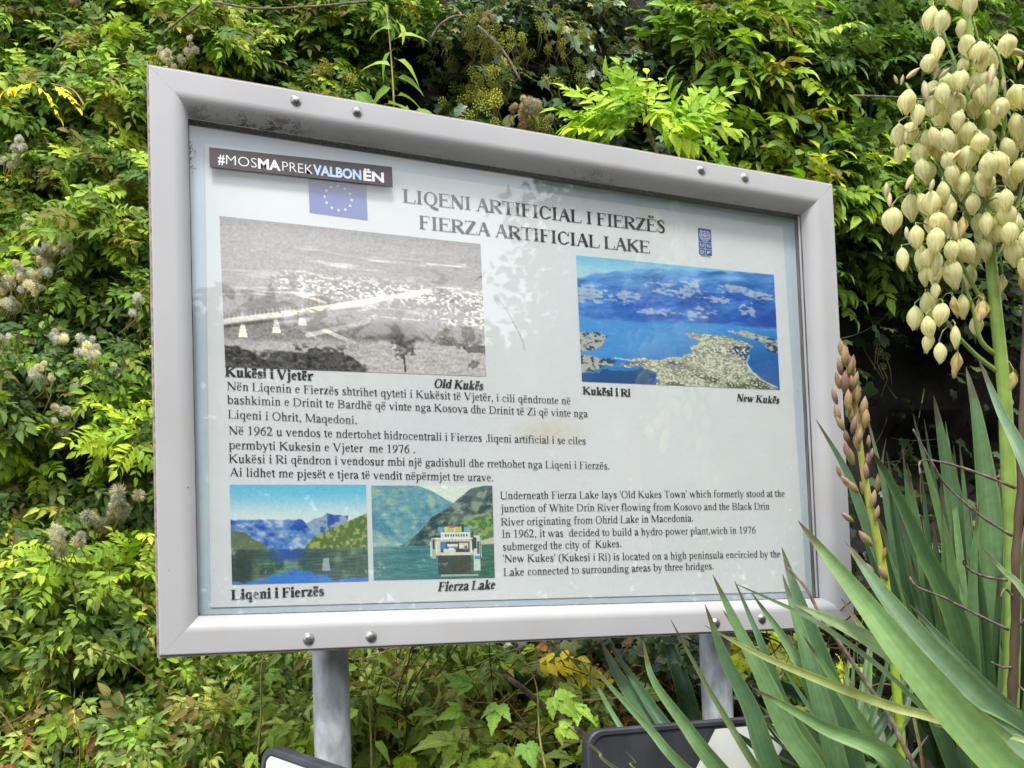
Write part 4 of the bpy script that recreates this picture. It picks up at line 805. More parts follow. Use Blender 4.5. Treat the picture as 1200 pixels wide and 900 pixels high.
def plant(name, label, cat, blobs, temps, cols, size, n_stuff, n_parts, mat=None, part='leaf', depth=(-.16, .22), axes={}, group=None, key=None, var=.2, layers=None, keep=None, warp=0.55):
    mat = mat or M_leaf
    cx = np.average([b[0] for b in blobs]); cy = max(b[1] + b[3] for b in blobs)
    root_p = surf(np.array([cx]), np.array([min(cy, 1200)]), .1)[0]
    root = empty(name, root_p, label, cat, group)
    def gen(n, dmin, dmax):
        px, py = sample(blobs, int(n * 1.0)); m = ~behind_board(px, py)
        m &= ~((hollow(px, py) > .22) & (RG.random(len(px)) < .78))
        g = fbm(px / 26 + 3, py / 26, 2, len(name)); m &= RG.random(len(px)) < (0.5 + 3.2 * (g - .46)).clip(.04, 1)
        if keep is not None: m &= keep(px, py)
        px, py = px[m], py[m]; off = RG.uniform(dmin, dmax, len(px)); P = surf(px, py, 0) ; d = P - CAM; d /= np.linalg.norm(d, axis=1, keepdims=True)
        return px, py, P + d * off[:, None], off
    px, py, P, off = gen(n_stuff, *depth); n = len(P); Bs = leaf_axes(n, **axes); S = size * RG.uniform(.7, 1.25, n)
    t = tinted(cols, n, var) ; g = fbm(px / 55, py / 55, 3, 77); t = t * (1 + warp * (g - .5))[:, None] * np.stack([1 + .5 * (g - .5), np.ones(n), 1 - .4 * (g - .5)], 1)
    o = scatter_mesh('foliage', temps, P - root_p, Bs, S, t, mat, root)
    if n_parts:
        ms = proto_meshes(key or name, temps, cols, mat); px, py, P, off = gen(n_parts * 2.2, depth[0] - .05, depth[0] * .6 + depth[1] * .1); k = min(len(P), n_parts); Bs = leaf_axes(k, **axes)
        for i in range(k):
            ob = bpy.data.objects.new(part, random.choice(ms)); COL.objects.link(ob); ob.parent = root; s = size * random.uniform(.85, 1.35); b = Bs[i]; p = P[i] - root_p
            ob.matrix_local = Matrix(((b[0][0] * s, b[1][0] * s, b[2][0] * s, p[0]), (b[0][1] * s, b[1][1] * s, b[2][1] * s, p[1]), (b[0][2] * s, b[1][2] * s, b[2][2] * s, p[2]), (0, 0, 0, 1)))
    return root
rl = random.Random(3)
T_fern = [frond(rl.choice((4, 5, 5, 6)), .31, rl.uniform(.42, .54), 3, rl.uniform(-.1, .5), rl, rl.choice(('ovate', 'round'))) for _ in range(6)]
T_fernbig = [frond(rl.choice((4, 5, 6)), .35, rl.uniform(.40, .50), 3, rl.uniform(-.1, .4), rl, 'ovate') for _ in range(5)]
T_round = [single(4, rl.uniform(.5, .62), 'ovate', 0, rl) for _ in range(3)]
T_roundc = [clump(T_round, 6, rl) for _ in range(4)]
T_point = [single(6, rl.uniform(.4, .5), 'broad', .08, rl, rl.uniform(.2, .7)) for _ in range(4)]
T_pointc = [clump(T_point, 5, rl) for _ in range(4)]
T_tri = [trifol(rl) for _ in range(5)]
T_ivy = [ivy_leaf(rl) for _ in range(5)]
T_dry = [single(3, .6, 'ovate', .1, rl, rl.uniform(-.6, .9)) for _ in range(4)]
GRN = [(92, 128, 48), (112, 148, 56), (74, 108, 44), (132, 164, 66), (92, 120, 54), (120, 122, 58)]
YGR = [(140, 176, 56), (166, 192, 72), (118, 158, 50)]
BLU = [(92, 120, 68), (108, 138, 82), (130, 156, 100), (72, 102, 58), (104, 104, 60), (84, 114, 64)]
DRK = [(52, 76, 44), (62, 88, 50), (44, 66, 40), (76, 100, 60)]
PAL = [(130, 158, 80), (150, 178, 96), (110, 140, 68), (92, 122, 60), (160, 176, 92), (122, 116, 68), (146, 168, 104)]
BRN = [(122, 84, 56), (94, 66, 46), (150, 108, 72), (76, 56, 40)]
# dark inner leaves that fill the depth of the thicket everywhere
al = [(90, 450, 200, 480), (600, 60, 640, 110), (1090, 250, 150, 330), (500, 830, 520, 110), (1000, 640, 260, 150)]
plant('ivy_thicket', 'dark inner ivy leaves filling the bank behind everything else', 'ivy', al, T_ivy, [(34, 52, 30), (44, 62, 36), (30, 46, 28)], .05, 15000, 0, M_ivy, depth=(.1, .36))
plant('wisteria_vine', 'ferny green vine covering the bank left of the board top corner', 'vine', [(70, 120, 130, 160), (120, 290, 90, 90), (40, 250, 60, 120)], T_fern, GRN + GRN + YGR[:2], .102, 4600, 298, axes=dict(down=-.35, up=.45, jd=.6, jn=.4), group=None, key='w1')
plant('wisteria_vine', 'ferny green vine hanging above the top left corner of the board', 'vine', [(180, 60, 110, 80), (330, 60, 110, 80), (430, 30, 80, 60)], T_fern, GRN + YGR[:1], .104, 4100, 295, axes=dict(down=-.2, up=.5, jn=.4), key='w1')
plant('clematis_vine', 'round leaved climber with fluffy seed heads beside the left frame', 'vine', [(90, 420, 120, 120), (60, 560, 90, 110), (150, 520, 50, 120)], T_roundc, BLU + GRN[:2] + YGR[:1], .062, 7600, 298)
plant('wisteria_vine', 'yellow green ferny sprays midway down the left edge', 'vine', [(40, 280, 50, 30), (90, 530, 90, 30), (40, 660, 60, 20), (150, 480, 30, 60), (165, 640, 40, 30)], T_fern, YGR + [(168, 196, 66)], .10, 260, 110, depth=(-.24, -.05), key='w2')
plant('clematis_vine', 'pointed pale leaved climber tumbling below the lower left corner of the board', 'vine', [(120, 700, 170, 110), (60, 820, 130, 100), (230, 840, 120, 80)], T_pointc + T_roundc[:1], PAL + BLU[:2] + YGR[:1], .062, 9800, 299)
plant('nettle_patch', 'pale green pointed leaves growing around the left post', 'plant', [(330, 800, 110, 80), (450, 800, 90, 60), (290, 870, 160, 50), (520, 770, 60, 30)], T_pointc, PAL + YGR[:1], .068, 3200, 290, depth=(-.25, .1))
plant('bramble', 'serrated three part leaves below the middle of the board', 'shrub', [(610, 820, 90, 60), (560, 870, 80, 50), (660, 860, 60, 50), (480, 880, 70, 40)], T_tri, PAL + YGR[:1], .11, 420, 110, depth=(-.3, .05), axes=dict(up=.9, jn=.35))
plant('bramble', 'yellow green serrated leaves between the sword leaves near the right post', 'shrub', [(910, 770, 60, 30), (720, 840, 40, 40), (880, 860, 60, 40), (980, 830, 50, 60)], T_tri, YGR, .12, 160, 60, depth=(-.2, .1))
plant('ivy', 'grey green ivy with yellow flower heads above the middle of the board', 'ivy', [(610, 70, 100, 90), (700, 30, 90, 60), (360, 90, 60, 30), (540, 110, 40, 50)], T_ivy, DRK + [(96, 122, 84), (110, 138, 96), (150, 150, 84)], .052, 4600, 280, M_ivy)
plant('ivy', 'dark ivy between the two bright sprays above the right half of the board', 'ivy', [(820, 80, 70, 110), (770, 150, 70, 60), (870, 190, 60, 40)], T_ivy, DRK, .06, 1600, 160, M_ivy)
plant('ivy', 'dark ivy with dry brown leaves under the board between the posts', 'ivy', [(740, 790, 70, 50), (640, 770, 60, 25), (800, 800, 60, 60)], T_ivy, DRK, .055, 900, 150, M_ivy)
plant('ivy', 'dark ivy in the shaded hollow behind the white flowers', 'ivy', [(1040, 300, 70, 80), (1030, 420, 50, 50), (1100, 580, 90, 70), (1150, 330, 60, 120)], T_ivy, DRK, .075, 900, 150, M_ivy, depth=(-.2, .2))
plant('wisteria_shrub', 'large bright green pinnate leaves above the right end of the board', 'shrub', [(890, 80, 70, 90), (930, 160, 90, 60), (980, 200, 60, 50), (860, 20, 70, 40)], T_fernbig, GRN + YGR, .18, 1000, 290, depth=(-.25, .12), axes=dict(up=.55, down=-.35, jd=.55, jn=.35), key='wb')
plant('wisteria_shrub', 'mid green pinnate leaves right of the board behind the flowers', 'shrub', [(1010, 270, 50, 110), (1060, 60, 90, 80), (1010, 120, 60, 90), (1160, 60, 60, 80)], T_fernbig, GRN[:3] + DRK[3:], .165, 1050, 270, depth=(-.2, .15), axes=dict(up=.6, down=-.1, jd=.6), key='wc')
plant('dry_litter', 'curled brown dead leaves lying under the middle of the board', 'leaves', [(690, 770, 60, 25), (740, 800, 50, 50), (520, 850, 80, 40), (60, 880, 90, 30), (380, 870, 60, 40), (200, 885, 60, 20), (630, 850, 60, 40)], T_dry, BRN + [(170, 124, 80)], .042, 1300, 200, M_dry, depth=(-.14, .12))

# bright sapling standing above the board
def spray_plant(name, label, cat, stem_px, depth, leaves, temps, cols, size, rad=.004, mat=None, key=None):
    pts = [at(x, y, d_) for (x, y), d_ in zip(stem_px, depth)]; root = empty(name, pts[0], label, cat); mat = mat or M_leaf
    mb = MB(); C_ = catmull([p - pts[0] for p in pts], 5); mb.tube(C_, list(np.linspace(rad, rad * .45, len(C_))), 6); mb.build('stem', M_twig if rad > .0035 else M_dry0, root, True)
    ms = proto_meshes(key or name, temps, cols, mat)
    for (tpx, tpy, dirx, diry, s) in leaves:
        d_ = depth[0] + RG.normal(0, .05); p = at(tpx, tpy, d_); q = at(tpx + dirx * 40, tpy - diry * 40, d_ + RG.normal(-.02, .03)); y = q - p; y /= np.linalg.norm(y)
        nrm = np.array([[*(VIEW * .7 + UP * .6 + RG.normal(0, .3, 3))]]); b = basis(nrm, y[None])[0]; sc = size * s; p = p - pts[0]
        ob = bpy.data.objects.new('leaf', random.choice(ms)); COL.objects.link(ob); ob.parent = root
        ob.matrix_local = Matrix(((b[0][0] * sc, b[1][0] * sc, b[2][0] * sc, p[0]), (b[0][1] * sc, b[1][1] * sc, b[2][1] * sc, p[1]), (b[0][2] * sc, b[1][2] * sc, b[2][2] * sc, p[2]), (0, 0, 0, 1)))
    return root
M_dry0 = simple('pale_stem', lin(140, 120, 70), lin(176, 160, 96), 40, 0.7)
lv = []
for _ in range(64):
    a = rl.uniform(-2.4, 2.4); r = rl.uniform(5, 62); lv.append((758 + r * math.sin(a) * 1.0, 128 - r * math.cos(a) * .55 + 18, math.sin(a) * .8, math.cos(a) * .7 + .55, rl.uniform(.75, 1.2)))
spray_plant('wisteria_sapling', 'bright yellow green leafy shoot rising behind the top rail of the board', 'sapling', [(778, 200), (765, 165), (757, 130), (752, 95)], [3.05, 3.03, 3.0, 3.0], lv, T_fernbig, [(150, 190, 50), (132, 176, 46), (168, 202, 66)], .15, .006, key='sap')
spray_plant('yellow_spray', 'pale yellow pinnate leaves at the far left near the dark gap', 'leaves', [(100, 125), (85, 105), (60, 98)], [3.0, 3.0, 3.0], [(42, 96, -.9, .1, 1), (40, 98, .9, -.2, 1.0), (62, 100, .9, -.3, .9)], T_fern, [(226, 214, 70), (206, 206, 70)], .11, .003, key='yel')
spray_plant('yellow_spray', 'yellow pinnate leaf under the board right of the bramble', 'leaves', [(640, 830), (650, 800), (655, 785)], [2.75, 2.75, 2.75], [(622, 780, .9, .3, 1.2), (650, 792, .5, .7, 1.0), (668, 790, .9, -.2, 1.0)], T_fern, [(222, 214, 90), (200, 206, 80)], .12, .003, key='yel')
spray_plant('thin_shoot', 'slim upright shoot with narrow leaves above the top rail left of centre', 'plant', [(462, 130), (460, 90), (456, 40), (452, 5)], [3.0, 3.0, 3.0, 3.02], [(462, 112 - k * 11, (-1) ** k * .8, .5, 1) for k in range(9)] + [(440, 128, -.7, .6, 1.2), (450, 122, .2, .9, 1.2), (470, 126, .8, .4, 1.2), (430, 132, -.9, .2, 1), (480, 132, .9, .1, 1)], T_point, [(150, 184, 74), (118, 160, 60)], .085, .003, key='shoot')
spray_plant('thin_shoot', 'tall weed with toothed leaves standing before the bank left of the left post', 'plant', [(300, 905), (306, 840), (306, 790), (312, 745)], [2.45, 2.45, 2.45, 2.45], [(305, 750 + k * 18, (-1) ** k * .9, -.3, 1) for k in range(8)], T_tri, [(150, 182, 90), (128, 166, 76)], .07, .003, key='weed')
lb = [(612 + x, 800 + y, dx, -.35, s) for x, y, dx, s in ((-45, 5, -.9, 1.1), (-20, 14, -.2, 1.25), (25, 6, .5, 1.3), (45, 22, .9, 1.2), (0, 60, .1, 1.1), (-60, 30, -.8, 1), (70, 45, .9, 1), (30, 45, .6, 1))]
spray_plant('bramble_shoot', 'dark stemmed bramble shoot with big toothed leaves in front of the dry twigs', 'shrub', [(640, 905), (632, 860), (628, 800), (606, 758)], [2.35, 2.38, 2.4, 2.4], lb, T_tri, [(140, 180, 84), (120, 162, 72)], .088, .003, key='brb')
spray_plant('nettle', 'pale weed with toothed leaves just right of the left post', 'plant', [(436, 905), (434, 850), (430, 800), (424, 765)], [2.5, 2.5, 2.5, 2.5], [(430 + (-1) ** k * 6, 770 + k * 12, (-1) ** k * .9, -.2, 1.1) for k in range(9)], T_point, [(158, 194, 96), (136, 176, 80)], .06, .003, key='net')
lv = [(905 + 30 * math.cos(a), 764 + 12 * math.sin(a), math.cos(a), -math.sin(a) * .6, 1) for a in (0.2, .9, 2.2, 2.9, 3.6, 5.6)]
spray_plant('hop_shoot', 'yellow green lobed leaves just under the frame between sword leaves', 'plant', [(920, 830), (905, 790), (900, 765)], [2.75] * 3, lv, T_tri, [(190, 208, 60), (170, 196, 60)], .085, .003, key='hop')

# fluffy clematis seed heads and ivy flower heads
def seed_head_mesh(rnd):
    mb = MB()
    for _ in range(230):
        d = np.array([rnd.gauss(0, 1) for _ in range(3)]); d /= np.linalg.norm(d); s = np.cross(d, (rnd.random(), rnd.random(), rnd.random())); s /= np.linalg.norm(s)
        r = rnd.uniform(.8, 1.0); c = rnd.uniform(.85, 1.25); k = np.cross(d, s); w_ = .035
        mb.add([d * .1 - s * w_ * .6, d * .1 + s * w_ * .6, d * r * .7 + k * .12 + s * w_, d * r * .7 + k * .12 - s * w_, d * r * .88 + k * .36], [(0, 1, 2), (0, 2, 3), (3, 2, 4)], (c, c, c))
    return mb
def umbel_mesh(rnd):
    mb = MB()
    ico = [np.array(v) for v in ((0, 0, 1), (0, 0, -1), (1, 0, 0), (-1, 0, 0), (0, 1, 0), (0, -1, 0))]; fi = [(0, 2, 4), (0, 4, 3), (0, 3, 5), (0, 5, 2), (1, 4, 2), (1, 3, 4), (1, 5, 3), (1, 2, 5)]
    for k in range(26):
        z = 1 - 2 * (k + .5) / 26; a = k * 2.39996; d = np.array((math.sqrt(1 - z * z) * math.cos(a), math.sqrt(1 - z * z) * math.sin(a), z)); c = rnd.uniform(.7, 1.15)
        mb.add([d * .9 + v * .17 for v in ico], fi, (c, c, c * .9)); v, f = stick((0, 0, 0), d * .8, .035); mb.add(v, [tuple(x) for x in f], (.6, .7, .5))
    return mb
def heads(parent_name, label, cat, spots, gen, cols, r, mat, part, depthoff=-.24, up=.0):
    p0 = surf(np.array([spots[0][0]]), np.array([spots[0][1]]), 0)[0]; root = empty(parent_name, p0, label, cat); ms = []
    for q in range(4):
        for c in cols:
            mb = gen(rl); o = mesh_obj(part, mb.V, mb.F, mat, None, np.array(mb.C) * np.array(lin(*c))); ms.append(o.data); bpy.data.objects.remove(o)
    tw = MB()
    if part == 'seed_head': spots = [(x + rl.gauss(0, 5.5), y + rl.gauss(0, 5.0), s * rl.uniform(.5, .85)) for x, y, s in spots for _ in range(3)]
    for (x, y, s) in spots:
        p = surf(np.array([x]), np.array([y]), 0)[0]; d = (p - CAM) / np.linalg.norm(p - CAM); p = p + d * (depthoff - .12 + rl.uniform(-.03, .03)) - p0
        ob = bpy.data.objects.new(part, rl.choice(ms)); COL.objects.link(ob); ob.parent = root; ob.location = p; k = r * s; ob.scale = (k * rl.uniform(.85, 1.1), k * rl.uniform(.85, 1.1), k); ob.rotation_euler = (rl.uniform(0, 3), rl.uniform(0, 3), rl.uniform(0, 6))
        tw.tube([p, p + d * .08 + np.array((rl.uniform(-.03, .03), 0, -.05)), p + d * .25 + np.array((rl.uniform(-.06, .06), 0, -.12))], .0018, 4)
    tag(tw.build('stem', M_dry0, root), kind='stuff')
    return root
WH = [(226, 220, 200), (238, 233, 218), (210, 202, 180)]
sp = [(8, 360, 1.1), (2, 345, 1.0), (22, 340, 1.2), (14, 352, .9), (30, 332, 1.2), (40, 326, 1.1), (48, 318, 1), (52, 304, 1.2), (60, 300, 1.1), (56, 312, 1), (66, 290, 1.1), (72, 282, 1), (62, 278, .8), (74, 292, .8), (50, 296, .9), (38, 338, .9), (4, 322, .9), (12, 318, .8), (28, 322, .8)]
heads('clematis_seed_spray', 'long diagonal row of fluffy white seed heads at the left edge', 'seed heads', sp, seed_head_mesh, WH, .027, M_fluff, 'seed_head')
heads('clematis_seed_spray', 'beige fluffy seed heads low beside the left frame edge', 'seed heads', [(100, 606, 1.0), (124, 614, 1.05), (136, 602, 1.0), (148, 598, .9), (97, 633, .95), (68, 622, 1), (66, 634, .9), (134, 590, 1.2), (144, 582, 1.0), (128, 608, 1)], seed_head_mesh, WH[2:] + [(206, 198, 168)], .036, M_fluff, 'seed_head', -.26)
heads('clematis_seed_spray', 'scattered small fluffy seed heads among round leaves at left', 'seed heads', [(72, 394, 1), (78, 390, .9), (100, 402, 1), (102, 410, 1), (50, 438, .9), (52, 434, .8), (66, 482, .9), (72, 503, 1), (156, 352, .8), (5, 400, .8), (106, 403, .8), (24, 172, .9), (20, 180, .9), (26, 184, 1), (10, 186, .8), (16, 168, .8), (190, 62, 1.0), (195, 60, .9), (212, 74, .9), (222, 56, .8), (226, 50, .7), (30, 258, .7)], seed_head_mesh, WH, .028, M_fluff, 'seed_head')
heads('clematis_seed_spray', 'tuft of tan seed heads just above the top rail', 'seed heads', [(612, 134, 1.2), (622, 128, 1.3), (606, 128, 1), (632, 140, .9), (616, 142, 1.1), (628, 132, 1), (618, 120, .8), (565, 20, .8), (572, 26, .8), (574, 36, .7), (838, 8, .9), (832, 14, .8), (88, 8, .8)], seed_head_mesh, [(204, 188, 154), (190, 172, 136)], .030, M_fluff, 'seed_head')
um = [(rl.gauss(575, 32), rl.gauss(50, 26), rl.uniform(.7, 1.1)) for _ in range(34)] + [(rl.gauss(562, 14), rl.gauss(100, 18), rl.uniform(.8, 1.2)) for _ in range(36)] + [(rl.gauss(640, 30), rl.gauss(30, 18), rl.uniform(.7, 1)) for _ in range(14)] + [(rl.gauss(680, 14), rl.gauss(60, 20), rl.uniform(.7, 1.1)) for _ in range(16)] + [(rl.gauss(632, 8), rl.gauss(146, 5), 1) for _ in range(8)] + [(x, y, .9) for x, y in ((380, 74), (386, 80), (360, 92), (366, 86), (376, 84), (404, 88), (412, 92), (510, 60), (520, 44), (526, 52))]
um = [(x, min(y, 100 + (x - 175) * .172 - 12), s) for x, y, s in um]
heads('ivy_flower_heads', 'yellow green ball shaped ivy flowers above the middle of the board', 'flowers', um, umbel_mesh, [(176, 178, 62), (150, 158, 66), (196, 190, 80)], .019, M_leaf, 'flower_head', -.24)
um = [(rl.uniform(1004, 1120), rl.uniform(110, 260), rl.uniform(.8, 1.1)) for _ in range(14)] + [(1050, 88, 1.1), (1046, 96, 1), (1056, 92, 1), (1030, 412, 1.1), (1028, 402, 1), (1034, 430, 1), (1038, 418, 1), (830, 65, 1), (836, 60, 1), (812, 92, 1), (742, 60, .9), (735, 54, .9), (800, 56, .9), (715, 62, .9)]
heads('ivy_flower_heads', 'dull olive ball shaped ivy fruit heads among the leaves right of the board', 'flowers', um, umbel_mesh, [(104, 108, 62), (128, 124, 76)], .017, M_leaf, 'flower_head', -.2)

# dry twigs and stalks in the undergrowth
tw = MB(); o0 = at(560, 860, 2.9)
for _ in range(150):
    x, y = rl.choice([(520, 850, ), (590, 830), (720, 800), (420, 850), (60, 860), (640, 860), (960, 760), (500, 800)]); x += rl.gauss(0, 55); y += rl.gauss(0, 32)
    a = rl.uniform(0, PI); L_ = rl.uniform(20, 75); d_ = rl.uniform(2.5, 2.95); q = [at(x + t * L_ * math.cos(a) + rl.gauss(0, 5), y + t * L_ * math.sin(a) + rl.gauss(0, 5), d_ + .05 * t) for t in (-1, -.3, .4, 1)]
    if any(behind_board(np.array([v_]), np.array([u_]))[0] for v_, u_ in ((x, y),)): continue
    c = rl.choice([(150, 128, 92), (112, 88, 62), (178, 158, 116), (84, 62, 46)]); tw.tube([p - o0 for p in catmull(q, 3)], rl.uniform(.0010, .0024), 4, lin(*c))
ve = empty('vine_stems', o0, 'fine tangled climbing stems threaded all through the leafy bank', 'stems'); vm = MB()
for _ in range(330):
    x, y = rl.uniform(-20, 1150), rl.uniform(-10, 900); L_ = rl.uniform(40, 130); a = rl.gauss(PI / 2, .7); cv = rl.gauss(0, .5); q = []
    for k in range(6):
        q.append((x, y)); a += cv * .35; x += L_ / 5 * math.cos(a); y += L_ / 5 * math.sin(a)
    if any(behind_board(np.array([u_]), np.array([v_]))[0] for u_, v_ in q): continue
    b_ = surf(np.array([u_ for u_, v_ in q]), np.array([v_ for u_, v_ in q]), 0.0); d_ = (b_ - CAM) / np.linalg.norm(b_ - CAM, axis=1, keepdims=True); b_ = b_ - d_ * np.array([[rl.uniform(.02, .2)] for _k in q])
    vm.tube([p - o0 for p in catmull(list(b_), 3)], rl.uniform(.0009, .0019), 4, lin(*rl.choice([(120, 104, 74), (150, 130, 92), (92, 74, 56), (116, 128, 66)])))
t_ = vm.build('stems', M_dry, ve); t_['kind'] = 'stuff'
e = empty('dry_twigs', o0, 'tangle of thin dry stems under the middle of the board', 'twigs'); t_ = tw.build('twigs', M_dry, e); t_['kind'] = 'stuff'
mb = MB(); P = [at(x, y, 2.7) for x, y in ((665, 845), (640, 830), (612, 806), (590, 790))]; P += []; mb.tube([at(695, 872, 2.55) - o0] + [p - o0 for p in P], [.010, .010, .009, .008, .006], 8); mb.build('branch', M_twig, e, True)
for k, pts in enumerate((((248, 2), (300, 10), (360, 8), (430, 2)), ((62, 60), (75, 45), (90, 50)), ((505, 45), (515, 30), (530, 20), (545, 18)), ((1000, 112), (1050, 114), (1100, 118)), ((560, 30), (590, 60), (610, 95)), ((190, 40), (215, 20), (235, 5)))):
    mb = MB(); q = catmull([at(x, y, 2.95) for x, y in pts], 5); mb.tube([p - q[0] for p in q], .0035 if k != 3 else .003, 5); o = mb.build('bare_vine', M_twig, None, True); o.location = q[0]
    tag(o, ['pale curved vine stem along the top left edge', 'short looped stem near the yellow leaves', 'pale hooked stem tip above the dark gap in the middle', 'bare grey stem crossing behind the white flowers', 'thin dry stem slanting through the ivy flowers', 'short stem leaving the frame left of the curved vine stem'][k], 'stem', 'bare vine stems')

# ------------------------------------------------------------------ yuccas
M_sword = tint_mat('sword_leaf', 0.46, 0.08, 0.14, 0.4, 60, tcol=(1.0, 1.2, .7), bmp=.0, ov=.14)
M_tepal = tint_mat('tepal', 0.5, 0.45, 0.05, 0.3, 40, tcol=(1.08, 1.06, .9), ov=.05)
M_stalk = tint_mat('flower_stalk', 0.45, 0.0, 0.2, 0.45, 30)
def sword(pts, wpx, parent, col, edge=(150, 160, 80), fold=.5, twist=0.0, tipc=(96, 66, 44), rollang=None):
    """blade along traced points [(px, py, depth)...] from tip to base; wpx = widest width as seen"""
    P = catmull([at(*p) for p in pts], 7); n = len(P); Lc = [np.array(p) for p in P]; cum = np.concatenate([[0], np.cumsum([np.linalg.norm(b - a) for a, b in zip(Lc[:-1], Lc[1:])])]); L_ = cum[-1]
    depth = pts[len(pts) // 2][2]; w0 = wpx * (.9 if wpx < 40 else .84) * depth / F; V = []; C = []; rows = 10
    ph = random.uniform(0, 6)
    for i, p in enumerate(Lc):
        t = Lc[min(i + 1, n - 1)] - Lc[max(i - 1, 0)]; t /= np.linalg.norm(t); v = CAM - p; v /= np.linalg.norm(v); s = np.cross(t, v); s /= np.linalg.norm(s); f = np.cross(s, t); 
        if f @ v < 0: f = -f
        a = twist + .25 * math.sin(ph + i * .1); s2 = s * math.cos(a) + f * math.sin(a); f2 = f * math.cos(a) - s * math.sin(a)
        u = cum[i] / L_; wv = w0 * .5 * min(1, (u / .42) ** .75 if u < .42 else 1) * (1 - .12 * max(0, u - .6)) + .0004
        for k in range(rows + 1):
            x = -1 + 2 * k / rows; V.append(p + s2 * wv * x + f2 * wv * fold * (x * x - .35) + f2 * .0006 * (1 if k % 2 else -1))
            streak = 1 + .10 * math.sin(k * 2.6 + ph); c = np.array(lin(*col)) * streak * (1 + .06 * math.sin(i * .35 + ph))
            if k in (0, rows): c = c * .6 + np.array(lin(*edge)) * .4
            if u < .07: c = c * .35 + np.array(lin(*tipc)) * .65
            C.append(c)
    Fq = [(i * (rows + 1) + k, i * (rows + 1) + k + 1, (i + 1) * (rows + 1) + k + 1, (i + 1) * (rows + 1) + k) for i in range(n - 1) for k in range(rows)]
    base = np.array(parent.location); V = [v - base for v in V]
    return mesh_obj('leaf', V, Fq, M_sword, parent, np.array(C), smooth=True)
G1 = (100, 134, 86); G2 = (78, 112, 74); G3 = (120, 154, 94); G4 = (60, 92, 60)
def yucca(label, base, leaves, trunk_r=.05):
    r = empty('yucca', base, label, 'yucca'); mb = MB(); b = np.array(base)
    mb.tube([(0, 0, 0), (0.01, 0.01, .3), (0, 0, .62), (0, 0, max(.7, leaves[0][4] - base[2]))], [trunk_r * 1.3, trunk_r, trunk_r, trunk_r * .8], 10); mb.build('trunk', M_twig, r, True)
    for L_ in leaves:
        pts, wpx, col, tw_ = L_[0], L_[1], L_[2], L_[3]; sword(pts, wpx, r, col, twist=tw_, fold=random.uniform(.3, .6))
    return r
def lf(path, d0, d1, w_, col, tw_=0.0, root=None, zt=0.9):
    n = len(path); pts = [(x, y, d0 + (d1 - d0) * i / (n - 1)) for i, (x, y) in enumerate(path)]
    if root: pts.append((*root, d1))
    return (pts, w_, col, tw_, zt)
# plant with the bud spike: leaves fan out to the left over the board
R1 = (1010, 1090); b1 = at(*R1, 1.95); zt = float(b1[2]); b1 = (b1[0], b1[1], 0.0)
A = [lf([(835, 673), (870, 747), (892, 790), (925, 860), (965, 925)], 2.05, 1.95, 27, G1), lf([(826, 708), (850, 772), (880, 830), (912, 915)], 2.0, 1.95, 27, G2),
     lf([(847, 715), (880, 762), (912, 825), (965, 915)], 2.08, 1.97, 28, G3), lf([(861, 681), (878, 720), (895, 762), (930, 860), (960, 930)], 2.15, 2.0, 16, G2), lf([(881, 695), (920, 750), (948, 800), (985, 900)], 2.12, 2.0, 22, G1),
     lf([(916, 641), (935, 700), (965, 780), (1000, 900)], 2.15, 2.0, 32, G2), lf([(917, 673), (935, 730), (955, 800), (985, 920)], 2.1, 1.98, 27, G1), lf([(942, 746), (983, 807), (1027, 877), (1050, 930)], 1.9, 1.9, 19, G3),
     lf([(786, 726), (815, 780), (850, 840), (893, 910)], 1.95, 1.9, 10, (110, 128, 80)), lf([(703, 749), (730, 800), (770, 850), (840, 930)], 2.55, 2.2, 30, G4), lf([(712, 752), (745, 800), (780, 852), (850, 940)], 2.5, 2.2, 20, G4),
     lf([(689, 776), (725, 815), (762, 855), (812, 910)], 2.05, 1.95, 15, G1), lf([(680, 773), (700, 805), (726, 850), (780, 930)], 2.5, 2.2, 9, G1), lf([(753, 748), (765, 795), (800, 845), (850, 910)], 2.02, 1.95, 22, G1),
     lf([(768, 715), (782, 750), (800, 800), (830, 880)], 3.0, 2.75, 38, G4), lf([(800, 747), (838, 765), (870, 783), (942, 817), (1010, 860)], 3.0, 2.85, 26, G4), lf([(664, 850), (700, 880), (738, 912)], 1.9, 1.9, 8, (128, 128, 86)), lf([(733, 880), (745, 893), (762, 915)], 1.95, 1.9, 5, (120, 140, 90)),
     lf([(826, 733), (900, 772), (1030, 823), (1090, 840), (1200, 874)], 1.8, 1.7, 12, (150, 162, 98), .3), lf([(864, 685), (930, 715), (970, 738), (1040, 790), (1100, 850)], 1.95, 1.85, 8, (70, 96, 56), .5),
     lf([(880, 805), (960, 850), (1060, 915)], 1.75, 1.7, 30, G3), lf([(925, 705), (1010, 745), (1070, 785), (1180, 870)], 1.75, 1.6, 24, (118, 142, 92), .5)]
rq = random.Random(21)
for k in range(44):
    tx, ty = rq.uniform(840, 1090), rq.uniform(735, 870); bx = rq.uniform(960, 1080); A.append(lf([(tx, ty), (tx * .6 + bx * .4 + rq.uniform(-8, 8), ty + (960 - ty) * .45), (bx, 960)], rq.uniform(2.1, 2.4), 2.1, rq.uniform(9, 20), rq.choice((G2, G4, G1)), rq.uniform(-.6, .6)))
A = [(p + [(*R1, 1.95)] if p[-1][1] < 1000 and p[-1][0] < 1100 else p, a, b, c, zt) for p, a, b, c, z in A]
Y1 = yucca('yucca with pink bud spike, its sword leaves crossing the lower right of the board', b1, A)
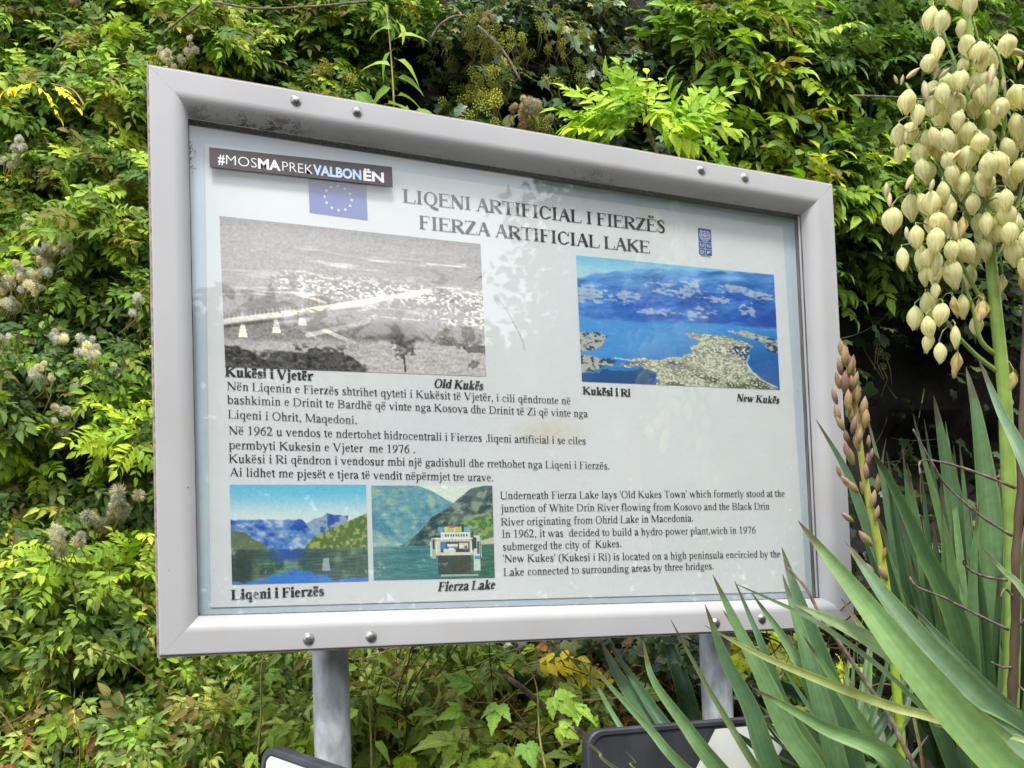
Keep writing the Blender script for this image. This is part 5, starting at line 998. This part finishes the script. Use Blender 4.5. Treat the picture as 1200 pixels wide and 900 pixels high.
# flowering plant: upright fan at the right
R2 = (1165, 1010); b2 = at(*R2, 2.25); zt2 = float(b2[2]); b2 = (b2[0], b2[1], 0.0)
Bv = [lf([(1094, 463), (1112, 555), (1130, 640), (1150, 780)], 2.4, 2.3, 33, G1), lf([(1132, 430), (1146, 497), (1163, 640), (1172, 800)], 2.45, 2.3, 40, G1), lf([(1070, 485), (1085, 545), (1110, 640), (1140, 790)], 2.35, 2.3, 14, G1), lf([(1083, 491), (1094, 560), (1118, 700), (1150, 850)], 2.45, 2.3, 10, G2),
      lf([(1108, 494), (1114, 545), (1130, 700)], 2.5, 2.3, 10, G3), lf([(1124, 517), (1131, 584), (1146, 760)], 2.35, 2.3, 12, G1), lf([(1147, 588), (1140, 680), (1142, 800)], 2.2, 2.2, 18, G1), lf([(1172, 567), (1180, 650), (1185, 780)], 2.3, 2.3, 12, G1), lf([(1182, 480), (1180, 560), (1184, 700)], 2.5, 2.3, 18, G2),
      lf([(956, 491), (990, 549), (1013, 607), (1060, 720), (1100, 850)], 2.4, 2.3, 20, G2), lf([(1013, 476), (1025, 523), (1044, 600), (1080, 740)], 2.55, 2.4, 10, G1), lf([(1038, 514), (1034, 556), (1046, 640), (1080, 800)], 2.5, 2.35, 9, G1), lf([(1015, 520), (1042, 561), (1080, 640), (1130, 760)], 2.1, 2.15, 28, G2),
      lf([(1025, 600), (1060, 680), (1110, 770)], 2.45, 2.3, 30, G2), lf([(1050, 590), (1080, 680), (1120, 800)], 2.4, 2.3, 26, G4), lf([(1000, 560), (1020, 640), (1060, 740), (1110, 860)], 2.5, 2.35, 22, G4)]
for k in range(70):
    tx = rq.uniform(1025, 1260); ty = rq.uniform(520, 760); Bv.append(lf([(tx, ty), (tx + (1160 - tx) * .25 + rq.uniform(-5, 5), ty + (950 - ty) * .4), (1160 + (tx - 1160) * .35, 920)], rq.uniform(2.2, 2.7), 2.35, rq.uniform(10, 22), rq.choice((G1, G2, G4, G2, G1)), rq.uniform(-.7, .7)))
Bv = [(p + [(*R2, 2.25)], a, b, c, zt2) for p, a, b, c, z in Bv]
Y2 = yucca('tall flowering yucca with an upright fan of leaves and cream bell flowers at right', b2, Bv)
# nearest plant, rooted beyond the lower right corner
R3 = (1420, 1060); b3 = at(*R3, 1.55); zt3 = float(b3[2]); b3 = (b3[0], b3[1], 0.0)
Cv = [lf([(935, 610), (1005, 695), (1075, 785), (1190, 915), (1300, 1000)], 1.75, 1.5, 50, (116, 150, 92), .1), lf([(990, 634), (1050, 715), (1130, 805), (1240, 900), (1320, 980)], 1.85, 1.55, 44, (108, 138, 100)), lf([(1066, 708), (1150, 800), (1230, 880), (1320, 980)], 1.8, 1.55, 24, (112, 136, 104)),
      lf([(985, 700), (1030, 760), (1100, 800), (1200, 848), (1320, 940)], 1.85, 1.6, 22, (104, 138, 82), .3), lf([(1151, 642), (1175, 668), (1205, 700), (1300, 850)], 1.7, 1.55, 16, (118, 140, 100)), lf([(1147, 421), (1172, 480), (1203, 542), (1270, 700)], 1.8, 1.6, 26, (104, 134, 98)),
      lf([(1060, 790), (1120, 840), (1200, 890), (1300, 960)], 1.85, 1.6, 46, (112, 140, 104)), lf([(1090, 850), (1160, 862), (1210, 872), (1330, 950)], 1.7, 1.55, 10, (150, 170, 120))]
Cv = [(p + [(*R3, 1.5)], a, b, c, zt3) for p, a, b, c, z in Cv]
Y3 = yucca('nearest yucca whose broad pale leaves sweep in from the lower right corner', b3, Cv)

def local(par, p): return np.array(p) - np.array(par.location)
# bud spike
def bract(ln, wd_, c0, c1, rnd):
    mb = MB(); S = 8; V = []; C = []; rs = [(0, .25), (.15, .7), (.4, 1), (.65, .85), (.85, .45), (1, .04)]
    for u, r in rs:
        for k in range(S):
            a = 2 * PI * k / S; rr = r * wd_ / 2 * (1 + .10 * math.cos(3 * a + 1)); V.append((rr * math.cos(a), rr * math.sin(a), u * ln)); q = u + rnd.uniform(-.12, .12); C.append(np.array(lin(*c0)) * (1 - min(max(q, 0), 1)) + np.array(lin(*c1)) * min(max(q, 0), 1))
    Fc = [(j * S + k, j * S + (k + 1) % S, (j + 1) * S + (k + 1) % S, (j + 1) * S + k) for j in range(len(rs) - 1) for k in range(S)]
    return V, Fc, C
def place(ob, par, p, zdir, roll=0.0, s=1.0):
    z = np.array(zdir, float); z /= np.linalg.norm(z); x = np.cross((0.3, 1, 0.1), z); x /= np.linalg.norm(x); y = np.cross(z, x); c, sn = math.cos(roll), math.sin(roll); x2 = x * c + y * sn; y2 = y * c - x * sn
    ob.matrix_local = Matrix(((x2[0] * s, y2[0] * s, z[0] * s, p[0]), (x2[1] * s, y2[1] * s, z[1] * s, p[1]), (x2[2] * s, y2[2] * s, z[2] * s, p[2]), (0, 0, 0, 1)))
D1 = 2.12
path = [(1055, 900), (1050, 800), (1040, 700), (1030, 640), (1019, 590), (1010, 540), (1004, 490), (997, 445), (991, 412)]
P = catmull([local(Y1, at(x, y, D1)) for x, y in [(1035, 1010)] + path], 5); mb = MB(); n = len(P)
cc = [np.array(lin(150, 182, 48)) * (1 - i / n) ** .6 + np.array(lin(160, 116, 96)) * (i / n) ** 1.5 for i in range(n)]
mb.tube(P, list(np.linspace(.0115, .0045, n)), 10); 
spike = mesh_obj('bud_spike', mb.V, mb.F, M_stalk, Y1, np.repeat(np.array(cc), 10, axis=0), True)
M_bud = tint_mat('bud_bract', 0.55, 0.0, 0.35, 0.3, 70, ov=.12)
bm_ = []
for k in range(6):
    V, Fc, C = bract(1.0, rq.uniform(.30, .42), rq.choice(((150, 148, 70), (128, 98, 78), (160, 150, 76))), rq.choice(((176, 134, 124), (142, 104, 98), (190, 156, 134))), rq); o = mesh_obj('bud', V, Fc, M_bud, None, np.array(C), True); bm_.append(o.data); bpy.data.objects.remove(o)
def addbud(par, px, py, d, ang, ln, w=1.0, meshes=bm_, top=None, nm='bud'):
    o = bpy.data.objects.new(nm, rq.choice(meshes)); COL.objects.link(o); o.parent = par; top = top or par
    p = at(px, py, d) - np.array(Y1.location if top is Y1 else Y2.location); q = at(px + 40 * math.sin(ang), py - 40 * math.cos(ang), d - .015) - at(px, py, d)
    place(o, par, p, q, rq.uniform(0, 6), ln * (1.08 if top is Y1 else 1))
    o.scale = (o.scale[0] * w, o.scale[1] * w, o.scale[2])
for px, py, a, ln in ((990, 430, 0, .042), (986, 440, -.25, .040), (996, 438, .25, .042), (984, 456, -.3, .04), (1000, 456, .3, .042), (991, 462, -.05, .045), (981, 474, -.35, .04), (1003, 474, .3, .036), (994, 482, 0, .042), (984, 496, -.3, .04), (1011, 488, .15, .045), (1014, 502, .05, .04), (989, 505, -.6, .04), (1006, 520, .2, .036), (994, 520, -.3, .03), (993, 535, -.2, .03),
                      (1000, 545, -.5, .045), (1018, 525, 0, .028), (1020, 540, .2, .03), (1016, 548, .1, .03), (1006, 578, -.95, .04), (986, 560, -.45, .032), (1000, 572, -1.0, .036), (1028, 575, .05, .036), (1022, 595, .2, .034), (1016, 562, -.1, .034), (1000, 612, -1.1, .036), (1022, 640, -.9, .05), (1036, 655, .15, .028), (1040, 680, -.7, .034), (1024, 672, -.8, .028), (1012, 580, -.3, .03), (1026, 610, .25, .03)):
    addbud(spike, px, py, D1 - .012, a * .8, ln * rq.uniform(.85, 1.1), top=Y1)
for py in range(405, 520, 5):
    addbud(spike, 991 + (py - 405) * .12 + rq.uniform(-7, 7), py + 14, D1 - rq.uniform(-.006, .016), rq.uniform(-.35, .35), rq.uniform(.028, .040), top=Y1)
# flowering stalk
D2 = 2.15
path = [(1186, 640), (1180, 520), (1177, 460), (1166, 354), (1160, 290), (1152, 170), (1138, 60), (1126, -30), (1118, -90)]
P = catmull([local(Y2, at(x, y, D2)) for x, y in [(1180, 920), (1186, 760)] + path], 5); n = len(P); mb = MB(); mb.tube(P, list(np.linspace(.019, .007, n)), 12)
cc = [np.array(lin(134, 162, 72)) * (.9 + .1 * math.sin(i)) for i in range(n)]; stalk = mesh_obj('flower_stalk', mb.V, mb.F, M_stalk, Y2, np.repeat(np.array(cc), 12, axis=0), True)
fl = [(1094, 23, 18, 30), (1106, 28, 22, 30), (1130, 34, 20, 28), (1100, 59, 16, 30), (1130, 57, 22, 30), (1131, 78, 16, 22), (1130, 98, 18, 30), (1147, 94, 13, 24), (1156, 112, 25, 32), (1107, 98, 18, 26), (1098, 116, 20, 26), (1118, 125, 25, 32), (1188, 116, 24, 30), (1076, 137, 16, 28), (1053, 159, 20, 26), (1067, 158, 20, 26), (1100, 142, 20, 26), (1074, 183, 24, 28), (1057, 182, 16, 26), (1103, 166, 24, 28),
      (1124, 144, 20, 26), (1135, 156, 20, 26), (1149, 167, 27, 30), (1161, 144, 24, 30), (1188, 149, 22, 32), (1177, 176, 22, 28), (1135, 186, 22, 28), (1112, 205, 18, 28), (1089, 203, 18, 28), (1150, 213, 22, 30), (1168, 193, 22, 30), (1196, 160, 20, 28), (1182, 210, 20, 28), (1123, 171, 20, 26), (1045, 259, 23, 30), (1067, 242, 20, 28), (1092, 241, 28, 32), (1074, 279, 18, 28), (1096, 283, 22, 30), (1115, 273, 15, 28), (1057, 307, 16, 32), (1081, 323, 13, 24), (1087, 304, 18, 24), (1098, 321, 20, 32), (1113, 320, 21, 34), (1124, 295, 22, 30), (1138, 326, 17, 30), (1156, 276, 26, 32), (1185, 295, 24, 30), (1175, 255, 24, 32), (1189, 261, 18, 28), (1151, 216, 20, 28), (1113, 205, 18, 26),
      (1085, 357, 20, 28), (1072, 373, 21, 28), (1086, 385, 18, 28), (1104, 370, 20, 28), (1127, 359, 17, 28), (1144, 382, 16, 24), (1091, 402, 16, 24), (1100, 414, 14, 24), (1120, 395, 13, 26), (1178, 236, 20, 28), (1166, 192, 20, 28), (1197, 317, 14, 28), (1096, 342, 12, 20), (1206, 120, 20, 28), (1210, 190, 20, 28), (1204, 240, 20, 28), (1120, 220, 18, 26), (1140, 240, 18, 26), (1132, 215, 18, 26), (1198, 200, 20, 28), (1108, 190, 18, 26), (1160, 240, 20, 26), (1115, 245, 16, 24), (1160, 225, 18, 26), (1105, 225, 16, 24), (1120, -10, 20, 28), (1136, 5, 20, 28), (1112, 0, 18, 26), (1180, 180, 20, 26), (1142, 130, 18, 26), (1085, 165, 18, 26), (1200, 285, 18, 26), (1170, 275, 16, 26)]
for _ in range(16): fl.append((rq.gauss(1098, 20), rq.uniform(110, 320), rq.uniform(14, 20), rq.uniform(24, 32)))
for _ in range(34): fl.append((rq.gauss(1142, 34), rq.uniform(50, 310), rq.uniform(16, 22), rq.uniform(24, 30)))
wilt = [(1129, 267, 14, 26), (1115, 360, 13, 26), (1152, 366, 18, 26), (1123, 427, 15, 28), (1175, 335, 14, 26), (1138, 236, 14, 26), (1157, 242, 14, 24), (1188, 447, 14, 22), (1150, 355, 13, 22), (1182, 475, 13, 20), (1197, 330, 12, 22)]
def bell(rnd, open_=0.0, wiltf=0.0):
    """closed hanging flower: six overlapping tepals, length 1 downwards from the origin"""
    V = []; Fc = []; C = []; n = 0
    for q in range(6):
        outer = q % 2; a0 = q * PI / 3 + rnd.uniform(-.05, .05); rows = 7; cols_ = 4; rr0 = .375 + .02 * outer + rnd.uniform(-.015, .015)
        for i in range(rows + 1):
            u = i / rows; prof_ = math.sin(PI * min(1, u * .95 + .03) ** .92) ** 1.0 * (1 - .10 * u); r = rr0 * prof_ * (1 + .6 * open_ * max(0, u - .55)) + .012; hw = .74 * (math.sin(PI * (u * .86 + .09)) ** .8)
            if wiltf: r *= (1 - wiltf * .45 * (.5 + .5 * math.sin(q * 2.3 + u * 6 + rnd.uniform(-.3, .3))))
            for k in range(cols_ + 1):
                x = -1 + 2 * k / cols_; a = a0 + hw * x; rk = r * (1 - .10 * (x * x) + .07 * (1 - abs(x)) * (1 if not wiltf else -1)) ; rk += .016 * outer + (.05 * max(0, u - .82) * 5 * outer)
                V.append((rk * math.cos(a), rk * math.sin(a), -u - (.05 * rnd.uniform(-1, 1) if i == rows else 0)))
                base_ = np.array(lin(253, 243, 200)); c = base_ * (1 - .30 * (1 - u) ** 3 * np.array((.7, .25, .9))); rib = math.exp(-(x / .18) ** 2); c = c * (1 - .10 * rib * np.array((1, .6, 1.6)))
                if u > .8: c = c * (1 - .15 * (u - .8) * 5 * np.array((0, .25, .35)))
                c = c * (1 - .22 * max(0, abs(x) - .6) / .4 * np.array((.8, .8, 1.2)))
                if rnd.random() < .03: c = c * np.array((.85, .66, .62))
                if wiltf > .5: c = c * np.array((.88, .76, .62)) * rnd.uniform(.8, 1.1)
                C.append(c)
        for i in range(rows):
            for k in range(cols_): Fc.append((n + i * 5 + k, n + i * 5 + k + 1, n + (i + 1) * 5 + k + 1, n + (i + 1) * 5 + k))
        n += (rows + 1) * 5
    return V, Fc, C
def mk(fn, *a):
    V, Fc, C = fn(rq, *a); o = mesh_obj('flower', V, Fc, M_tepal, None, np.array(C), True); d = o.data; bpy.data.objects.remove(o); return d
bells = [mk(bell, rq.choice((0, .1, .3, .5)), rq.choice((0, 0, .25))) for _ in range(12)]; wilts = [mk(bell, 0, 1.0) for _ in range(3)]
branches = [[(1168, 372), (1150, 350), (1120, 300), (1095, 262), (1068, 225)], [(1176, 440), (1146, 418), (1118, 388), (1092, 350)], [(1174, 420), (1150, 400), (1140, 360), (1128, 330), (1112, 290), (1100, 255)], [(1160, 290), (1135, 255), (1112, 215), (1090, 170), (1072, 120), (1062, 98)], [(1158, 250), (1140, 190), (1120, 140), (1108, 105)], [(1156, 230), (1172, 180), (1178, 120), (1172, 70), (1160, 50)], [(1162, 310), (1185, 270), (1200, 200), (1208, 120)], [(1150, 160), (1130, 100), (1110, 50), (1096, 10)], [(1145, 110), (1150, 70), (1140, 20)]]
mb = MB(); BP = []
for br in branches:
    dd_ = [D2 + .012 * i * rq.uniform(-.2, 1.2) for i in range(len(br))]; q = catmull([local(Y2, at(x, y, z)) for (x, y), z in zip(br, dd_)], 5); mb.tube(q, list(np.linspace(.0055, .0025, len(q))), 6, lin(128, 146, 62)); BP += q
BP = np.array(BP); fobs = []
for lst, ms, isw in ((fl, bells, 0), (wilt, wilts, 1)):
    for (px, py, w_, h_) in lst:
        d = D2 + rq.uniform(-.085, .05) - (.02 if w_ > 20 else 0); ln = h_ * rq.uniform(.98, 1.14) * d / F; top = at(px + rq.uniform(-1, 1), py - h_ * .52, d); tl_ = rq.uniform(-.38, .38)
        o = bpy.data.objects.new('wilted_flower' if isw else 'flower', rq.choice(ms)); COL.objects.link(o); o.parent = stalk
        if isw: o['label'] = 'wilted brownish flower'
        wsc = (w_ / h_) / .84; p = local(Y2, top); place(o, stalk, p, (math.sin(tl_) * .9, rq.uniform(-.15, .25), 1), rq.uniform(0, 6), ln); o.scale = (o.scale[0] * wsc, o.scale[1] * wsc, o.scale[2])
        j = np.argmin(np.sum((BP - (p + np.array((0, 0, .015)))) ** 2, 1) + 1000 * (BP[:, 2] > p[2] + .05) * 0); b = BP[j]; mid = p + (b - p) * .35 + np.array((0, 0, .012)); mb.tube([p - np.array((0, 0, .002)), p + np.array((0, 0, .006)), mid, b], [.0022, .0016, .0014, .0014], 5, lin(150, 158, 84))
mesh_obj('flower_branches', mb.V, mb.F, M_stalk, stalk, np.array(mb.C), True)
pk = []
for k in range(4):
    V, Fc, C = bract(1.0, .34, (196, 190, 132), rq.choice(((178, 140, 134), (196, 160, 150), (160, 120, 118))), rq); o = mesh_obj('bud', V, Fc, M_stalk, None, np.array(C), True); pk.append(o.data); bpy.data.objects.remove(o)
for px, py, a, ln in ((1067, 120, 2.8, .04), (1083, 95, 3.0, .05), (1062, 92, .9, .034), (1052, 98, -.4, .02), (1056, 100, .2, .022), (1164, 75, 3.3, .05), (1181, 58, 1.8, .04), (1150, 60, 3.7, .036), (1169, 124, 3.2, .03), (1127, 128, 3.2, .036), (1097, 74, 3.2, .038), (1039, 214, 3.2, .036), (1042, 226, 3.1, .034), (1070, 205, 3.6, .04), (1062, 266, 3.1, .03), (1085, 112, 1.0, .036), (1100, 92, .8, .03), (1124, 104, 3.8, .024), (1136, 112, .4, .026), (1107, 2, -.8, .03), (1098, 0, 1.0, .04), (1198, 70, 3.5, .03), (1118, 160, 3.6, .03), (1150, 176, 1.9, .03), (1126, 176, 3.9, .03), (1062, 152, 3.2, .03), (1094, 210, 3.4, .034), (1138, 8, -.3, .03), (1150, 215, 2.2, .026), (1176, 90, 3.2, .03)):
    addbud(stalk, px, py, D2 - .07, a, ln, meshes=pk, top=Y2)
# dead brown flower stalk with curled side twigs
d3 = 2.0; pts = [(1186, 905), (1186, 830), (1190, 740), (1191, 650), (1197, 560), (1200, 450), (1204, 330)]; o0 = at(1184, 1000, d3); r0 = empty('dead_stalk', o0, 'dark dead flower stalk with curled side twigs at the right edge', 'stalk')
mb = MB(); q = catmull([at(x, y, d3) - o0 for x, y in [(1184, 1000)] + pts], 6); mb.tube(q, [.0115 * (1 + .12 * math.sin(i * 1.9)) * (1 - .4 * i / len(q)) for i in range(len(q))], 9); mb.build('stem', M_darktwig, r0, True)
for tw_ in (((1186, 628), (1150, 605), (1110, 570), (1088, 535), (1070, 503)), ((1190, 572), (1150, 556), (1110, 543), (1080, 540), (1078, 556)), ((1182, 738), (1140, 718), (1105, 700), (1075, 688), (1066, 676), (1072, 686)), ((1180, 680), (1155, 676), (1140, 670), (1130, 662), (1129, 656)), ((1186, 782), (1175, 782), (1162, 776)), ((1192, 735), (1205, 722)), ((1188, 700), (1178, 690), (1172, 700)), ((1190, 800), (1203, 812))):
    mb = MB(); q = catmull([at(x, y, d3 - .02 * i) - o0 for i, (x, y) in enumerate(tw_)], 6); mb.tube(q, [.0030 * (1 + .25 * math.sin(i * 1.7)) * (1 - .5 * i / len(q)) for i in range(len(q))], 6); mb.build('side_twig', M_greytwig, r0, True)
# brown leafless stem lying in front of the sword leaves
o0 = at(1075, 905, 1.85); mb = MB(); q = catmull([at(x, y, z) - o0 for x, y, z in ((1075, 905, 1.85), (1058, 872, 1.87), (1040, 836, 1.9), (1008, 790, 1.93), (985, 755, 1.95), (965, 728, 1.97), (945, 690, 1.98), (922, 664, 2.0))], 5)
mb.tube(q, [.0052 * (1 + .15 * math.sin(i * 2.3)) * (1 - .5 * i / len(q)) for i in range(len(q))], 7); o = mb.build('bare_twig', M_twig, None, True); o.location = o0; tag(o, 'slanting brown leafless stem between the sword leaves', 'stem')
o0 = at(1082, 905, 1.8); mb = MB(); mb.tube([at(x, y, 1.8) - o0 for x, y in ((1083, 910), (1078, 875), (1071, 842))], .003, 5); o = mb.build('bare_twig', M_dry0, None, True); o.location = o0; tag(o, 'short pale dead stem at the bottom beside the broad leaf', 'stem')

# ------------------------------------------------------------------ chevron road signs at the bottom edge
def chevron(label, o_px, depth, rz, w_, h_, arrows, tilt=0.0, flip=1):
    p = at(*o_px, depth); r = empty('chevron_sign', p, label, 'road sign', None, rz); r.rotation_euler = (0, tilt, rz)
    S = 6; rad = .035; ring = []
    for cx, cz, a0 in ((w_ - rad, -rad, 0), (rad, -rad, 90), (rad, -h_ + rad, 180), (w_ - rad, -h_ + rad, 270)):
        for k in range(S + 1): a = math.radians(a0 + 90 * k / S); ring.append((cx + rad * math.cos(a), cz + rad * math.sin(a)))
    n = len(ring); cx, cz = w_ / 2, -h_ / 2; V = []; sc = lambda x, z, k: (cx + (x - cx) * (1 - k / w_ * 2), cz + (z - cz) * (1 - k / h_ * 2))
    lay = [(.028, 0), (.003, 0), (0, .003), (0, .011), (.004, .014)]
    for y, k in lay: V += [(sc(x, z, k)[0], y, sc(x, z, k)[1]) for x, z in ring]
    Fc = [(j * n + k, (j + 1) * n + k, (j + 1) * n + (k + 1) % n, j * n + (k + 1) % n) for j in range(len(lay) - 1) for k in range(n)]; Fc.append(tuple((len(lay) - 1) * n + k for k in range(n - 1, -1, -1))); Fc.append(tuple(range(n)))
    mesh_obj('panel', V, Fc, M_black, r)
    for ar in arrows: mesh_obj('chevron_mark', [(x, .0030, z) for x, z in ar], [tuple(range(len(ar)))], M_white, r)
    return r
d_ = 2.12; P0 = at(690, 859, d_); P1 = at(865, 845.5, 2.27); ang = math.atan2(P1[1] - P0[1], P1[0] - P0[0]); ww = 1.0
chevron('black and white chevron road sign in front of the right post', (688, 857), d_, ang, .92, .46, [[(.330, -.02), (.56, -.02), (.40, -.23), (.56, -.44), (.33, -.44), (.19, -.23)], [(.72, -.02), (.89, -.02), (.89, -.44), (.72, -.44), (.56, -.23)]])
P0 = at(306, 873, 1.95); P1 = at(385, 900, 1.78); tl = math.atan2(-(P1[2] - P0[2]), math.hypot(P1[0] - P0[0], P1[1] - P0[1])); ang = math.atan2(P1[1] - P0[1], P1[0] - P0[0])
chevron('black and white chevron road sign in front of the left post', (306, 873), 1.95, ang, .50, .44, [[(.016, -.016), (.30, -.016), (.15, -.22), (.30, -.42), (.016, -.42)], [(.40, -.016), (.58, -.016), (.45, -.22), (.58, -.42), (.40, -.42), (.27, -.22)]][:1], tl)

# ------------------------------------------------------------------ trees across the road, behind the viewer (seen only mirrored in the pane)
def road_tree(x, y, h, r, label, n=1500, lift=.0):
    root = empty('tree', (x, y, 0), label, 'tree'); mb = MB(); mb.tube([(0, 0, 0), (.1, 0, h * .3), (0, .1, h * .75)], [.22, .16, .06], 8); mb.build('trunk', M_twig, root, True)
    c = RG.normal(0, 1, (n, 3)); c /= np.linalg.norm(c, axis=1, keepdims=True); P = c * (RG.random((n, 1)) ** .4) * np.array([r, r, h * .42]) + np.array([0, 0, h * .56]); P += RG.normal(0, .25, P.shape)
    Bs = basis(RG.normal(0, 1, (n, 3)) + UP, RG.normal(0, 1, (n, 3))); o = scatter_mesh('crown', T_round, P, Bs, RG.uniform(.12, .22, n), tinted(DRK + GRN[:1], n), M_leaf, root)

for k, (x, y, h, r, n_) in enumerate(((6.2, -8.2, 8.5, 1.7, 17000), (8.9, -8.0, 9.0, 2.1, 18000), (11.8, -7.5, 9.0, 2.4, 10000))):
    road_tree(x, y, h, r, ['leafy tree across the road with the narrowest crown', 'leafy tree across the road in the middle of three', 'widest leafy tree across the road farthest from the sign'][k], n_)
c = RG.random((15000, 3)); P = np.stack([-6 + 11 * c[:, 0], -8.6 + 1.6 * c[:, 1], (4.15 + .8 * fbm(c[:, 0] * 14, c[:, 0] * 0, 3, 5)) * c[:, 2] ** .7], 1); h0 = empty('hedge', (0, -8, 0), 'long leafy hedge across the road', 'hedge')
scatter_mesh('foliage', T_round, P - np.array([0, -8, 0]), basis(RG.normal(0, 1, (15000, 3)) + UP, RG.normal(0, 1, (15000, 3))), RG.uniform(.2, .36, 15000), tinted(DRK, 15000), M_leaf, h0)
